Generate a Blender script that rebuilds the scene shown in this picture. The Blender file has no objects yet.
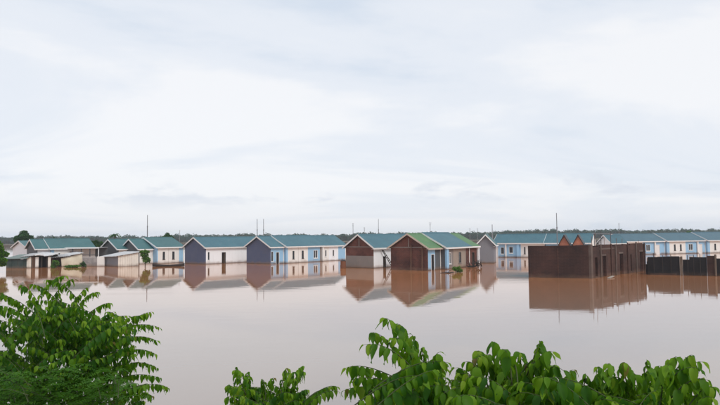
import bpy, math, random
from mathutils import Vector, Matrix
import numpy as np

random.seed(7)
rng = np.random.default_rng(11)
scene = bpy.context.scene
C = scene.collection
R = math.radians

# ------------------------------------------------------------------ camera
F_PX, CAM_H = 620.0, 3.8            # focal length in 720-px units, eye height above the flood
PITCH, ROLL = math.atan(33.8 / F_PX), R(0.53)
EYE = Vector((0, 0, CAM_H))
_f = Vector((0, math.cos(PITCH), math.sin(PITCH)))
_u0 = Vector((0, -math.sin(PITCH), math.cos(PITCH)))
_r0 = Vector((1, 0, 0))
CU = _u0 * math.cos(ROLL) + _r0 * math.sin(ROLL)
CR = _r0 * math.cos(ROLL) - _u0 * math.sin(ROLL)
cam_d = bpy.data.cameras.new('camera')
cam = bpy.data.objects.new('camera', cam_d)
C.objects.link(cam)
m = Matrix((CR, CU, -_f)).transposed().to_4x4()
m.translation = EYE
cam.matrix_world = m
cam_d.sensor_width = 36
cam_d.lens = 36 * F_PX / 720
cam_d.clip_start = 0.05
cam_d.clip_end = 6000
scene.camera = cam

# ------------------------------------------------------------------ world (overcast daylight)
SUN_EL, SUN_AZ = R(42), R(142)
w = bpy.data.worlds.new('World')
scene.world = w
w.use_nodes = True
nt = w.node_tree
nt.nodes.clear()
N, LK = nt.nodes.new, nt.links.new
out = N('ShaderNodeOutputWorld')
sky = N('ShaderNodeTexSky')
sky.sky_type = 'NISHITA'
sky.sun_disc = False
sky.sun_elevation = SUN_EL
sky.sun_rotation = SUN_AZ
bg_sky = N('ShaderNodeBackground')
bg_sky.inputs['Strength'].default_value = 0.10
LK(sky.outputs[0], bg_sky.inputs['Color'])
tc = N('ShaderNodeTexCoord')
sep = N('ShaderNodeSeparateXYZ')
LK(tc.outputs['Generated'], sep.inputs[0])


def wmath(op, a, b=None, clamp=False):
    n = N('ShaderNodeMath')
    n.operation = op
    n.use_clamp = clamp
    for i, v in enumerate((a, b)):
        if v is None:
            continue
        if isinstance(v, (int, float)):
            n.inputs[i].default_value = v
        else:
            LK(v, n.inputs[i])
    return n.outputs[0]


zc = wmath('MAXIMUM', sep.outputs['Z'], 0.0)
den = wmath('ADD', zc, 0.13)
cx = wmath('DIVIDE', sep.outputs['X'], den)
cy = wmath('DIVIDE', sep.outputs['Y'], den)
cmb = N('ShaderNodeCombineXYZ')
LK(wmath('MULTIPLY', cx, 0.62), cmb.inputs[0]); LK(wmath('ADD', cy, wmath('MULTIPLY', cx, -0.12)), cmb.inputs[1])
cmb.inputs[2].default_value = 3.7


def wnoise(vec, scale, detail, rough, dist=0.0):
    n = N('ShaderNodeTexNoise')
    n.inputs['Scale'].default_value = scale
    n.inputs['Detail'].default_value = detail
    n.inputs['Roughness'].default_value = rough
    n.inputs['Distortion'].default_value = dist
    LK(vec, n.inputs['Vector'])
    return n.outputs['Fac']


def wramp(fac, stops):
    r = N('ShaderNodeValToRGB')
    r.color_ramp.interpolation = 'EASE'
    e = r.color_ramp.elements
    e[0].position, e[0].color = stops[0][0], (*stops[0][1], 1)
    e[1].position, e[1].color = stops[-1][0], (*stops[-1][1], 1)
    for p, c in stops[1:-1]:
        k = e.new(p); k.color = (*c, 1)
    LK(fac, r.inputs[0])
    return r.outputs[0]


def wmix(fac, a, b):
    n = N('ShaderNodeMix')
    n.data_type = 'RGBA'
    for i, v in ((0, fac), (6, a), (7, b)):
        if isinstance(v, (int, float)):
            n.inputs[i].default_value = v
        elif isinstance(v, tuple):
            n.inputs[i].default_value = (*v, 1)
        else:
            LK(v, n.inputs[i])
    return n.outputs[2]


sheet = wnoise(cmb.outputs[0], 0.42, 7, 0.55, 0.6)
cloud = wramp(sheet, [(0.38, (0.665, 0.745, 0.855)), (0.49, (0.82, 0.86, 0.925)), (0.59, (0.93, 0.94, 0.965))])
# small soft cumulus low over the horizon
map2 = N('ShaderNodeMapping')
map2.inputs['Scale'].default_value = (5.0, 5.0, 16.0)
LK(tc.outputs['Generated'], map2.inputs[0])
puff = wnoise(map2.outputs[0], 1.2, 6, 0.6, 0.2)
puff_f = wramp(puff, [(0.50, (0, 0, 0)), (0.64, (1, 1, 1))])
low = wramp(zc, [(0.03, (0, 0, 0)), (0.068, (1, 1, 1)), (0.12, (0, 0, 0))])
pf = wmath('MULTIPLY', wmath('MULTIPLY', puff_f, low), 0.8)
cloud = wmix(pf, cloud, (0.70, 0.745, 0.835))
hz = wramp(zc, [(0.0, (1, 1, 1)), (0.10, (0, 0, 0))])
cloud = wmix(wmath('MULTIPLY', hz, 0.45), cloud, (0.80, 0.835, 0.895))
bg_c = N('ShaderNodeBackground')
bg_c.inputs['Strength'].default_value = 1.0
LK(cloud, bg_c.inputs['Color'])
mixs = N('ShaderNodeMixShader')
mixs.inputs[0].default_value = 0.93
LK(bg_sky.outputs[0], mixs.inputs[1]); LK(bg_c.outputs[0], mixs.inputs[2])
LK(mixs.outputs[0], out.inputs['Surface'])

sun_d = bpy.data.lights.new('sun', 'SUN')
sun_d.energy = 1.5
sun_d.angle = R(18)
sun_d.color = (1.0, 0.96, 0.90)
sun = bpy.data.objects.new('sun', sun_d)
C.objects.link(sun)
sdir = Vector((math.sin(SUN_AZ) * math.cos(SUN_EL), math.cos(SUN_AZ) * math.cos(SUN_EL), math.sin(SUN_EL)))
sun.rotation_euler = sdir.to_track_quat('Z', 'Y').to_euler()
sun.location = (0, -20, 60)

scene.view_settings.view_transform = 'Standard'
scene.view_settings.look = 'None'
scene.view_settings.gamma = 1
scene.view_settings.exposure = 0.05
scene.view_settings.use_curve_mapping = False
scene.render.engine = 'CYCLES'
scene.cycles.use_denoising = True
scene.cycles.max_bounces = 8
scene.cycles.transparent_max_bounces = 8
scene.cycles.volume_bounces = 3


# ------------------------------------------------------------------ pixel <-> place
def ray(px, py):
    return (_f + CR * ((px - 360) / F_PX) + CU * ((202.5 - py) / F_PX))


def on_water(px, py, z=0.0):
    d = ray(px, py)
    return EYE + d * ((z - CAM_H) / d.z)


def at_depth(px, py, dist):
    d = ray(px, py)
    return EYE + d * (dist / d.y)


def proj(p):
    q = Vector(p) - EYE
    k = F_PX / q.dot(_f)
    return 360 + q.dot(CR) * k, 202.5 - q.dot(CU) * k


def horizon(px):
    return 236.3 - (px - 360) * math.tan(ROLL)


def solve_len(P, d, px, lo=0.0, hi=60.0):
    a = proj(P + d * lo)[0] - px
    for _ in range(60):
        mid = (lo + hi) / 2
        b = proj(P + d * mid)[0] - px
        if (a < 0) == (b < 0):
            lo = mid
        else:
            hi = mid
    return (lo + hi) / 2


# ------------------------------------------------------------------ materials
MATS = {}


def new_mat(name):
    mt = bpy.data.materials.new(name)
    mt.use_nodes = True
    t = mt.node_tree
    b = t.nodes['Principled BSDF']
    return mt, t, b


class G:
    """small node-graph helper"""
    def __init__(s, t):
        s.t = t

    def n(s, kind, **kw):
        nd = s.t.nodes.new(kind)
        for k, v in kw.items():
            setattr(nd, k, v)
        return nd

    def put(s, sock, v):
        if isinstance(v, (int, float)):
            sock.default_value = v
        elif isinstance(v, tuple):
            sock.default_value = v if len(v) == len(sock.default_value) else (*v, 1)
        else:
            s.t.links.new(v, sock)

    def math(s, op, a, b=0.0, clamp=False):
        nd = s.n('ShaderNodeMath', operation=op, use_clamp=clamp)
        s.put(nd.inputs[0], a); s.put(nd.inputs[1], b)
        return nd.outputs[0]

    def mix(s, f, a, b, blend='MIX'):
        nd = s.n('ShaderNodeMix', data_type='RGBA', blend_type=blend)
        s.put(nd.inputs[0], f); s.put(nd.inputs[6], a); s.put(nd.inputs[7], b)
        return nd.outputs[2]

    def noise(s, vec, scale, detail=4, rough=0.55, dist=0.0):
        nd = s.n('ShaderNodeTexNoise')
        nd.inputs['Scale'].default_value = scale
        nd.inputs['Detail'].default_value = detail
        nd.inputs['Roughness'].default_value = rough
        nd.inputs['Distortion'].default_value = dist
        s.put(nd.inputs['Vector'], vec)
        return nd.outputs['Fac']

    def scale(s, vec, sc):
        nd = s.n('ShaderNodeMapping')
        nd.inputs['Scale'].default_value = sc
        s.put(nd.inputs[0], vec)
        return nd.outputs[0]

    def ramp(s, f, p0, p1):
        nd = s.n('ShaderNodeMapRange')
        nd.inputs[1].default_value = p0
        nd.inputs[2].default_value = p1
        s.put(nd.inputs[0], f)
        return nd.outputs[0]

    def bump(s, h, strength, dist):
        nd = s.n('ShaderNodeBump')
        nd.inputs['Strength'].default_value = strength
        nd.inputs['Distance'].default_value = dist
        s.put(nd.inputs['Height'], h)
        return nd.outputs[0]


MUD = (0.23, 0.145, 0.095)


def weather(g, col, var, stain, streak, dirt=(0.30, 0.25, 0.21)):
    pos = g.n('ShaderNodeNewGeometry').outputs['Position']
    n1 = g.noise(pos, 0.9, 5, 0.6)
    c = g.mix(g.math('MULTIPLY', g.ramp(n1, 0.35, 0.7), var), col, dirt)
    n2 = g.noise(g.scale(pos, (3.0, 3.0, 0.35)), 1.3, 5, 0.65)
    c = g.mix(g.math('MULTIPLY', g.ramp(n2, 0.5, 0.75), streak), c, tuple(q * 0.55 for q in dirt))
    sp = g.n('ShaderNodeSeparateXYZ')
    g.put(sp.inputs[0], pos)
    n3 = g.noise(g.scale(pos, (1.2, 1.2, 0.6)), 1.0, 4, 0.6)
    lvl = g.math('ADD', sp.outputs['Z'], g.math('MULTIPLY', n3, -0.5))
    c = g.mix(g.math('MULTIPLY', g.math('SUBTRACT', 1.0, g.ramp(lvl, -0.15, 0.12)), stain), c, MUD)
    damp = g.math('SUBTRACT', 1.0, g.ramp(g.math('ADD', sp.outputs['Z'], g.math('MULTIPLY', n3, -0.14)), -0.03, 0.05))
    return g.mix(g.math('MULTIPLY', damp, min(1.0, stain * 1.3)), c, (0.085, 0.052, 0.034)), pos


def paint(name, col, rough=0.75, var=0.18, stain=0.6, streak=0.22):
    if name in MATS:
        return MATS[name]
    mt, t, b = new_mat(name)
    g = G(t)
    c, pos = weather(g, col, var, stain, streak)
    t.links.new(c, b.inputs['Base Color'])
    b.inputs['Roughness'].default_value = rough
    t.links.new(g.bump(g.noise(pos, 14, 4, 0.6), 0.3, 0.01), b.inputs['Normal'])
    MATS[name] = mt
    return mt


def brick_mat(name, c1, c2, mortar, stain=0.35, sc=1.0):
    mt, t, b = new_mat(name)
    g = G(t)
    oc = g.n('ShaderNodeTexCoord').outputs['Object']
    sp = g.n('ShaderNodeSeparateXYZ')
    g.put(sp.inputs[0], oc)
    cb = g.n('ShaderNodeCombineXYZ')
    g.put(cb.inputs[0], g.math('ADD', sp.outputs[0], sp.outputs[1]))
    g.put(cb.inputs[1], sp.outputs[2])
    br = g.n('ShaderNodeTexBrick')
    br.inputs['Scale'].default_value = 1.0
    br.inputs['Brick Width'].default_value = 0.30 * sc
    br.inputs['Row Height'].default_value = 0.13 * sc
    br.inputs['Mortar Size'].default_value = 0.014
    br.inputs['Mortar Smooth'].default_value = 0.3
    br.inputs['Bias'].default_value = 0.0
    br.inputs['Color1'].default_value = (*c1, 1)
    br.inputs['Color2'].default_value = (*c2, 1)
    br.inputs['Mortar'].default_value = (*mortar, 1)
    g.put(br.inputs['Vector'], cb.outputs[0])
    c, pos = weather(g, br.outputs['Color'], 0.5, stain, 0.3, tuple(q * 1.5 for q in c1))
    big = g.noise(pos, 0.5, 5, 0.65)
    c = g.mix(1.0, c, g.mix(g.ramp(big, 0.3, 0.7), (0.45, 0.42, 0.42), (1.55, 1.5, 1.45)), 'MULTIPLY')
    t.links.new(c, b.inputs['Base Color'])
    b.inputs['Roughness'].default_value = 0.9
    t.links.new(g.bump(br.outputs['Fac'], -0.5, 0.012), b.inputs['Normal'])
    MATS[name] = mt
    return mt


def roof_mat(name, col, dark):
    mt, t, b = new_mat(name)
    g = G(t)
    oc = g.n('ShaderNodeTexCoord').outputs['Object']
    pos = g.n('ShaderNodeNewGeometry').outputs['Position']
    sp = g.n('ShaderNodeSeparateXYZ')
    g.put(sp.inputs[0], oc)
    rib = g.math('ABSOLUTE', g.math('SINE', g.math('MULTIPLY', sp.outputs[0], 16.0)))
    row = g.math('FRACT', g.math('MULTIPLY', sp.outputs[2], 5.2))
    n1 = g.noise(pos, 0.7, 5, 0.6)
    c = g.mix(g.ramp(n1, 0.3, 0.7), dark, col)
    n2 = g.noise(g.scale(pos, (2.2, 2.2, 0.5)), 1.6, 4, 0.6)
    c = g.mix(g.math('MULTIPLY', g.ramp(n2, 0.52, 0.75), 0.3), c, (0.24, 0.25, 0.23))
    # each sheet of a roof has faded a little differently
    sheet = g.n('ShaderNodeTexWhiteNoise')
    cb = g.n('ShaderNodeCombineXYZ')
    g.put(cb.inputs[0], g.math('FLOOR', g.math('MULTIPLY', sp.outputs[0], 1.15)))
    g.put(cb.inputs[1], g.math('FLOOR', g.math('MULTIPLY', sp.outputs[2], 1.3)))
    g.put(sheet.inputs['Vector'], cb.outputs[0])
    c = g.mix(g.math('MULTIPLY', sheet.outputs['Value'], 0.22), c, dark)
    t.links.new(c, b.inputs['Base Color'])
    b.inputs['Roughness'].default_value = 0.55
    t.links.new(g.bump(g.math('ADD', rib, row), 0.35, 0.03), b.inputs['Normal'])
    MATS[name] = mt
    return mt


def plain(name, col, rough=0.6, metal=0.0, var=0.25, scale=3.0):
    if name in MATS:
        return MATS[name]
    mt, t, b = new_mat(name)
    g = G(t)
    pos = g.n('ShaderNodeNewGeometry').outputs['Position']
    n1 = g.noise(pos, scale, 5, 0.6)
    dk = tuple(v * 0.55 for v in col)
    c = g.mix(g.math('MULTIPLY', g.ramp(n1, 0.3, 0.75), var * 2), col, dk)
    t.links.new(c, b.inputs['Base Color'])
    b.inputs['Roughness'].default_value = rough
    b.inputs['Metallic'].default_value = metal
    MATS[name] = mt
    return mt


def leaf_mat(name, col, col2, trans=0.45, gloss=0.5):
    mt, t, b = new_mat(name)
    g = G(t)
    oi = g.n('ShaderNodeObjectInfo').outputs['Random']
    geo = g.n('ShaderNodeNewGeometry')
    rnd = g.math('FRACT', g.math('ADD', oi, geo.outputs['Random Per Island']))
    c = g.mix(rnd, col, col2)
    n = g.noise(geo.outputs['Position'], 25, 3, 0.6)
    c = g.mix(g.math('MULTIPLY', n, 0.3), c, tuple(v * 0.5 for v in col))
    t.links.new(c, b.inputs['Base Color'])
    b.inputs['Roughness'].default_value = gloss
    b.inputs['Specular IOR Level'].default_value = 0.2
    tr = g.n('ShaderNodeBsdfTranslucent')
    g.put(tr.inputs[0], g.mix(0.5, c, (0.17, 0.36, 0.012)))
    mx = g.n('ShaderNodeMixShader')
    mx.inputs[0].default_value = trans
    t.links.new(b.outputs[0], mx.inputs[1]); t.links.new(tr.outputs[0], mx.inputs[2])
    o = t.nodes['Material Output']
    t.links.new(mx.outputs[0], o.inputs['Surface'])
    MATS[name] = mt
    return mt


M_WHITE = paint('white_paint', (0.84, 0.86, 0.88), var=0.05, streak=0.10, stain=0.5)
M_CREAM = paint('cream_paint', (0.80, 0.785, 0.75), var=0.07, streak=0.10, stain=0.5)
M_BLUE = paint('sky_blue_paint', (0.30, 0.53, 0.74), var=0.10, streak=0.15)
M_SLATE = paint('slate_blue_paint', (0.080, 0.100, 0.175), var=0.08, streak=0.15)
M_GREY = paint('grey_paint', (0.21, 0.215, 0.24), var=0.1)
M_DGREY = paint('dark_grey_paint', (0.085, 0.095, 0.105), var=0.1)
M_CEMENT = paint('cement_render', (0.21, 0.18, 0.165), var=0.35, streak=0.35)
M_DIRTY = paint('weathered_render', (0.34, 0.27, 0.215), var=0.8, streak=0.7, stain=0.8)
M_TRIM = paint('trim_paint', (0.78, 0.76, 0.74), var=0.08, stain=0.0)
M_TRIMW = paint('white_trim', (0.84, 0.84, 0.83), var=0.05, stain=0.0, streak=0.1)
M_TRIMB = paint('tan_trim', (0.55, 0.46, 0.38), var=0.2, stain=0.0)
M_BRICK = brick_mat('brown_brick', (0.098, 0.034, 0.024), (0.066, 0.023, 0.018), (0.11, 0.060, 0.046))
M_BRICK2 = brick_mat('reddish_brick', (0.125, 0.043, 0.031), (0.086, 0.030, 0.023), (0.12, 0.068, 0.052))
M_DBRICK = brick_mat('dark_brick', (0.036, 0.0145, 0.0105), (0.022, 0.0095, 0.0075), (0.046, 0.024, 0.018), 0.2)  # darker than the brick of the shell's side wall
M_JBRICK = brick_mat('weathered_brick', (0.060, 0.025, 0.017), (0.038, 0.0165, 0.012), (0.066, 0.037, 0.027), 0.25)
M_BLACK = brick_mat('blackened_block', (0.013, 0.010, 0.011), (0.009, 0.0075, 0.009), (0.018, 0.014, 0.014), 0.15, 1.5)
M_ORANGE = brick_mat('orange_brick', (0.40, 0.15, 0.085), (0.32, 0.115, 0.07), (0.26, 0.17, 0.13))
M_BLOCK = brick_mat('grey_block', (0.26, 0.25, 0.25), (0.20, 0.195, 0.20), (0.30, 0.29, 0.28), 0.5, 1.5)
M_TEAL = roof_mat('teal_roof', (0.055, 0.160, 0.195), (0.040, 0.122, 0.155))
M_TEALG = roof_mat('sea_green_roof', (0.046, 0.150, 0.152), (0.034, 0.112, 0.118))
M_TEALD = roof_mat('dusky_teal_roof', (0.040, 0.125, 0.160), (0.030, 0.095, 0.125))
M_GREEN = roof_mat('green_roof', (0.095, 0.215, 0.062), (0.065, 0.165, 0.070))
M_TEALB = roof_mat('blue_grey_roof', (0.060, 0.140, 0.180), (0.045, 0.110, 0.145))
M_DROOF = roof_mat('dark_roof', (0.06, 0.06, 0.065), (0.04, 0.04, 0.045))
M_TIN = paint('tin_sheet', (0.46, 0.47, 0.48), rough=0.4, var=0.5, stain=0.0, streak=0.5)
M_TINW = paint('pale_tin_sheet', (0.66, 0.66, 0.66), rough=0.45, var=0.3, stain=0.0, streak=0.35)
M_TING = paint('green_grey_sheet', (0.17, 0.24, 0.23), rough=0.5, var=0.4, stain=0.0)
M_DGREEN = paint('dark_green_sheet', (0.022, 0.045, 0.040), var=0.1, stain=0.3)
M_PLANK = paint('whitewashed_plank', (0.82, 0.77, 0.69), var=0.15, streak=0.2, stain=0.4)
M_TARP = paint('cream_tarpaulin', (0.70, 0.64, 0.50), var=0.3, streak=0.2)
M_RUST = plain('rust', (0.20, 0.075, 0.035), 0.85)
M_WOOD = plain('grey_wood', (0.17, 0.13, 0.10), 0.85)
M_DWOOD = plain('dark_wood', (0.035, 0.026, 0.022), 0.85)
M_TIMBER = plain('raw_timber', (0.15, 0.085, 0.055), 0.85)
M_STEEL = plain('galvanised_steel', (0.30, 0.31, 0.33), 0.5, 0.6)
M_DSTEEL = plain('dull_steel', (0.10, 0.10, 0.11), 0.6, 0.3)
M_BARK = plain('bark', (0.085, 0.062, 0.045), 0.95, scale=20)
M_TWIG = plain('green_twig', (0.055, 0.075, 0.02), 0.8, scale=20)
M_DARKROOM = plain('dark_interior', (0.012, 0.011, 0.012), 0.9)
M_GLASS, _t, _b = new_mat('window_glass')
_b.inputs['Base Color'].default_value = (0.030, 0.036, 0.042, 1)
_b.inputs['Roughness'].default_value = 0.12
M_GLASS_G = G(_t)
_t.links.new(M_GLASS_G.mix(M_GLASS_G.noise(M_GLASS_G.n('ShaderNodeNewGeometry').outputs['Position'], 1.5), (0.02, 0.024, 0.03), (0.05, 0.055, 0.06)), _b.inputs['Base Color'])
M_LEAF = leaf_mat('leaf_mature', (0.034, 0.125, 0.004), (0.150, 0.315, 0.012))
M_LEAFY = leaf_mat('leaf_young', (0.16, 0.34, 0.014), (0.24, 0.37, 0.022))
M_LEAFS = leaf_mat('leaf_shaded', (0.022, 0.095, 0.006), (0.040, 0.14, 0.010))
M_LEAFR = leaf_mat('leaf_bronze', (0.15, 0.11, 0.035), (0.19, 0.15, 0.03))
M_FAR1 = leaf_mat('far_foliage', (0.013, 0.056, 0.042), (0.024, 0.080, 0.056), 0.15, 0.8)
M_FAR2 = leaf_mat('tree_foliage', (0.025, 0.075, 0.026), (0.052, 0.125, 0.038), 0.2, 0.7)
M_FAR3 = leaf_mat('bright_foliage', (0.06, 0.155, 0.018), (0.12, 0.235, 0.03), 0.25, 0.6)


# water: muddy, still
M_WATER, _t, _b = new_mat('flood_water')
_g = G(_t)
_pos = _g.n('ShaderNodeNewGeometry').outputs['Position']
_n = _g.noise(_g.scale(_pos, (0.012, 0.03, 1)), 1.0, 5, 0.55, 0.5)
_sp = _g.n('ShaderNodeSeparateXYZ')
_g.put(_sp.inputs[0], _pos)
# muddy colour with reflection tones painted in: orange by the houses, sky-grey near
_refl_tint = _g.ramp(_g.math('ADD', _sp.outputs['Y'], _g.math('MULTIPLY', _n, 22.0)), 34.0, 68.0)
_c = _g.mix(_refl_tint, (0.278, 0.214, 0.176), (0.52, 0.19, 0.055))
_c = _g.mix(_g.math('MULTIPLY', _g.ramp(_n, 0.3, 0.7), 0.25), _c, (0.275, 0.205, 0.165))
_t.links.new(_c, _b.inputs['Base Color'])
_b.inputs['IOR'].default_value = 2.25
_t.links.new(_g.math('ADD', 0.02, _g.math('MULTIPLY', _g.ramp(_g.noise(_g.scale(_pos, (0.03, 0.16, 1)), 1.0, 4, 0.6, 0.8), 0.45, 0.75), 0.07)), _b.inputs['Roughness'])
_n1 = _g.noise(_g.scale(_pos, (0.45, 0.9, 1)), 1.0, 3, 0.5)
_n2 = _g.noise(_g.scale(_pos, (2.6, 4.2, 1)), 1.0, 3, 0.5)
_calm = _g.ramp(_g.noise(_g.scale(_pos, (0.02, 0.06, 1)), 1.0, 3, 0.5), 0.35, 0.7)
_h = _g.math('ADD', _g.math('MULTIPLY', _n1, 0.5), _g.math('MULTIPLY', _g.math('MULTIPLY', _n2, 0.22), _calm))
_t.links.new(_g.bump(_h, 0.35, 0.02), _b.inputs['Normal'])

M_GROUND, _t, _b = new_mat('muddy_ground')
_g = G(_t)
_pos = _g.n('ShaderNodeNewGeometry').outputs['Position']
_c = _g.mix(_g.ramp(_g.noise(_pos, 0.8, 6, 0.6), 0.35, 0.65), (0.12, 0.08, 0.05), (0.07, 0.085, 0.03))
_t.links.new(_c, _b.inputs['Base Color'])
_b.inputs['Roughness'].default_value = 0.95
_t.links.new(_g.bump(_g.noise(_pos, 6, 5, 0.6), 0.6, 0.05), _b.inputs['Normal'])


# ------------------------------------------------------------------ mesh helpers
class MB:
    def __init__(s):
        s.v, s.f = [], []

    def add(s, vs, fs):
        o = len(s.v)
        s.v += [tuple(q) for q in vs]
        s.f += [tuple(i + o for i in f) for f in fs]
        return s

    def box(s, x0, x1, y0, y1, z0, z1):
        vs = [(x0, y0, z0), (x1, y0, z0), (x1, y1, z0), (x0, y1, z0), (x0, y0, z1), (x1, y0, z1), (x1, y1, z1), (x0, y1, z1)]
        return s.add(vs, [(0, 3, 2, 1), (4, 5, 6, 7), (0, 1, 5, 4), (1, 2, 6, 5), (2, 3, 7, 6), (3, 0, 4, 7)])

    def prism(s, poly, d):
        """closed prism: polygon (list of 3-D points) pushed along vector d"""
        n = len(poly)
        vs = [tuple(p) for p in poly] + [tuple(Vector(p) + Vector(d)) for p in poly]
        fs = [tuple(range(n))[::-1], tuple(range(n, 2 * n))]
        fs += [(i, (i + 1) % n, n + (i + 1) % n, n + i) for i in range(n)]
        return s.add(vs, fs)

    def tube(s, pts, rads, k=6, cap=True):
        pts = [Vector(p) for p in pts]
        rings = []
        for i, p in enumerate(pts):
            t = (pts[min(i + 1, len(pts) - 1)] - pts[max(i - 1, 0)]).normalized()
            a = t.orthogonal().normalized() if abs(t.z) < 0.9 else Vector((1, 0, 0)).cross(t).normalized()
            if abs(t.z) < 0.9:
                a = Vector((0, 0, 1)).cross(t).normalized()
            b = t.cross(a)
            r = rads[i] if isinstance(rads, (list, tuple)) else rads
            rings.append([p + a * (r * math.cos(2 * math.pi * j / k)) + b * (r * math.sin(2 * math.pi * j / k)) for j in range(k)])
        vs = [q for rg in rings for q in rg]
        fs = []
        for i in range(len(rings) - 1):
            for j in range(k):
                fs.append((i * k + j, i * k + (j + 1) % k, (i + 1) * k + (j + 1) % k, (i + 1) * k + j))
        if cap:
            fs.append(tuple(range(k))[::-1])
            fs.append(tuple(range((len(rings) - 1) * k, len(rings) * k)))
        return s.add(vs, fs)

    def slab(s, x0, x1, y0, y1, z0, z1, holes):
        """wall in the xz plane between y0 and y1 with rectangular holes (xa, xb, za, zb)"""
        xs = sorted({x0, x1, *[h[0] for h in holes], *[h[1] for h in holes]})
        for a, b in zip(xs, xs[1:]):
            if b - a < 1e-6:
                continue
            cut = sorted([(h[2], h[3]) for h in holes if h[0] <= a + 1e-6 and h[1] >= b - 1e-6])
            z = z0
            for c, d in cut:
                if c > z:
                    s.box(a, b, y0, y1, z, c)
                z = max(z, d)
            if z < z1:
                s.box(a, b, y0, y1, z, z1)
        return s

    def mesh(s, name, mat, smooth=False):
        me = bpy.data.meshes.new(name)
        me.from_pydata(s.v, [], s.f)
        me.materials.append(mat)
        if smooth:
            me.polygons.foreach_set('use_smooth', [True] * len(me.polygons))
        me.update()
        return me


def obj(name, data, parent=None, loc=None, kind=None):
    o = bpy.data.objects.new(name, data)
    C.objects.link(o)
    if parent:
        o.parent = parent
    if loc is not None:
        o.location = loc
    if kind:
        o['kind'] = kind
    return o


def part(name, mb, mat, parent, smooth=False):
    return obj(name, mb.mesh(name, mat, smooth), parent)


def thing(name, label, cat, loc, rz=0.0, group=None):
    e = bpy.data.objects.new(name, None)
    C.objects.link(e)
    e.empty_display_size = 0.3
    e.location = loc
    e.rotation_euler = (0, 0, rz)
    e['label'] = label
    e['category'] = cat
    if group:
        e['group'] = group
    return e


# ------------------------------------------------------------------ ground and water
WY = 1150


def bank_z(x, y):
    h = 2.2 - max(0.0, y - 4.2) * 0.50
    return max(-0.6, h)


gb = MB()
ys = [-60, -20, -5, 0, 2, 3.4, 4.2, 5, 6, 7, 8, 9, 9.8, 30, 120, 430, 470, WY]
xs = [-WY, -300, -60, -20, -10, -6, -4, -2, 0, 2, 4, 6, 10, 20, 60, 300, WY]
for y in ys:
    for x in xs:
        z = bank_z(x, y)
        if y >= 470:
            z = 0.35
        if 0 < y < 9 and abs(x) < 15:
            z += random.uniform(-0.06, 0.06)
        gb.v.append((x, y, z))
nx = len(xs)
for j in range(len(ys) - 1):
    for i in range(nx - 1):
        gb.f.append((j * nx + i, j * nx + i + 1, (j + 1) * nx + i + 1, (j + 1) * nx + i))
obj('ground', gb.mesh('ground', M_GROUND), kind='structure')
wb = MB()
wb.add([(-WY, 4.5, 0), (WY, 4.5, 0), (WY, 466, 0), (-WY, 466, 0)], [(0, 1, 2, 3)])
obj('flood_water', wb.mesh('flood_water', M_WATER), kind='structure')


# ------------------------------------------------------------------ houses
BASE = -0.55
TH = 0.16


def opening(parent, kind, xa, xb, za, zb, y=0.0, frame_mat=None):
    """a window or door set into a hole of a wall that faces -y"""
    fm = frame_mat or M_TRIMW
    wd = xb - xa
    f = 0.05 if wd > 0.45 else 0.03
    o = MB()
    o.box(xa, xa + f, y - 0.025, y + 0.10, za, zb)
    o.box(xb - f, xb, y - 0.025, y + 0.10, za, zb)
    o.box(xa + f, xb - f, y - 0.025, y + 0.10, zb - f, zb)
    if kind == 'window':
        o.box(xa + f, xb - f, y - 0.025, y + 0.10, za, za + f)
        win = part('window', o, fm, parent)
        part('pane', MB().box(xa + f, xb - f, y + 0.055, y + 0.07, za + f, zb - f), M_GLASS, win)
        if wd > 0.7:
            part('mullion', MB().box((xa + xb) / 2 - 0.03, (xa + xb) / 2 + 0.03, y + 0.01, y + 0.05, za + f, zb - f), fm, win)
        part('sill', MB().box(xa - 0.05, xb + 0.05, y - 0.09, y - 0.028, za - 0.06, za), fm, win)
    else:
        d = part('door', o, fm, parent)
        if kind == 'door':
            part('door_leaf', MB().box(xa + f, xb - f, y + 0.05, y + 0.085, za, zb - f), M_DARKROOM if frame_mat is None else M_TRIM, d)
        else:  # standing open: leaf swung inwards
            part('door_leaf', MB().box(xb - f - 0.04, xb - f, y + 0.105, y + 0.105 + wd * 0.85, za, zb - f - 0.02), M_WOOD, d)


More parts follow.
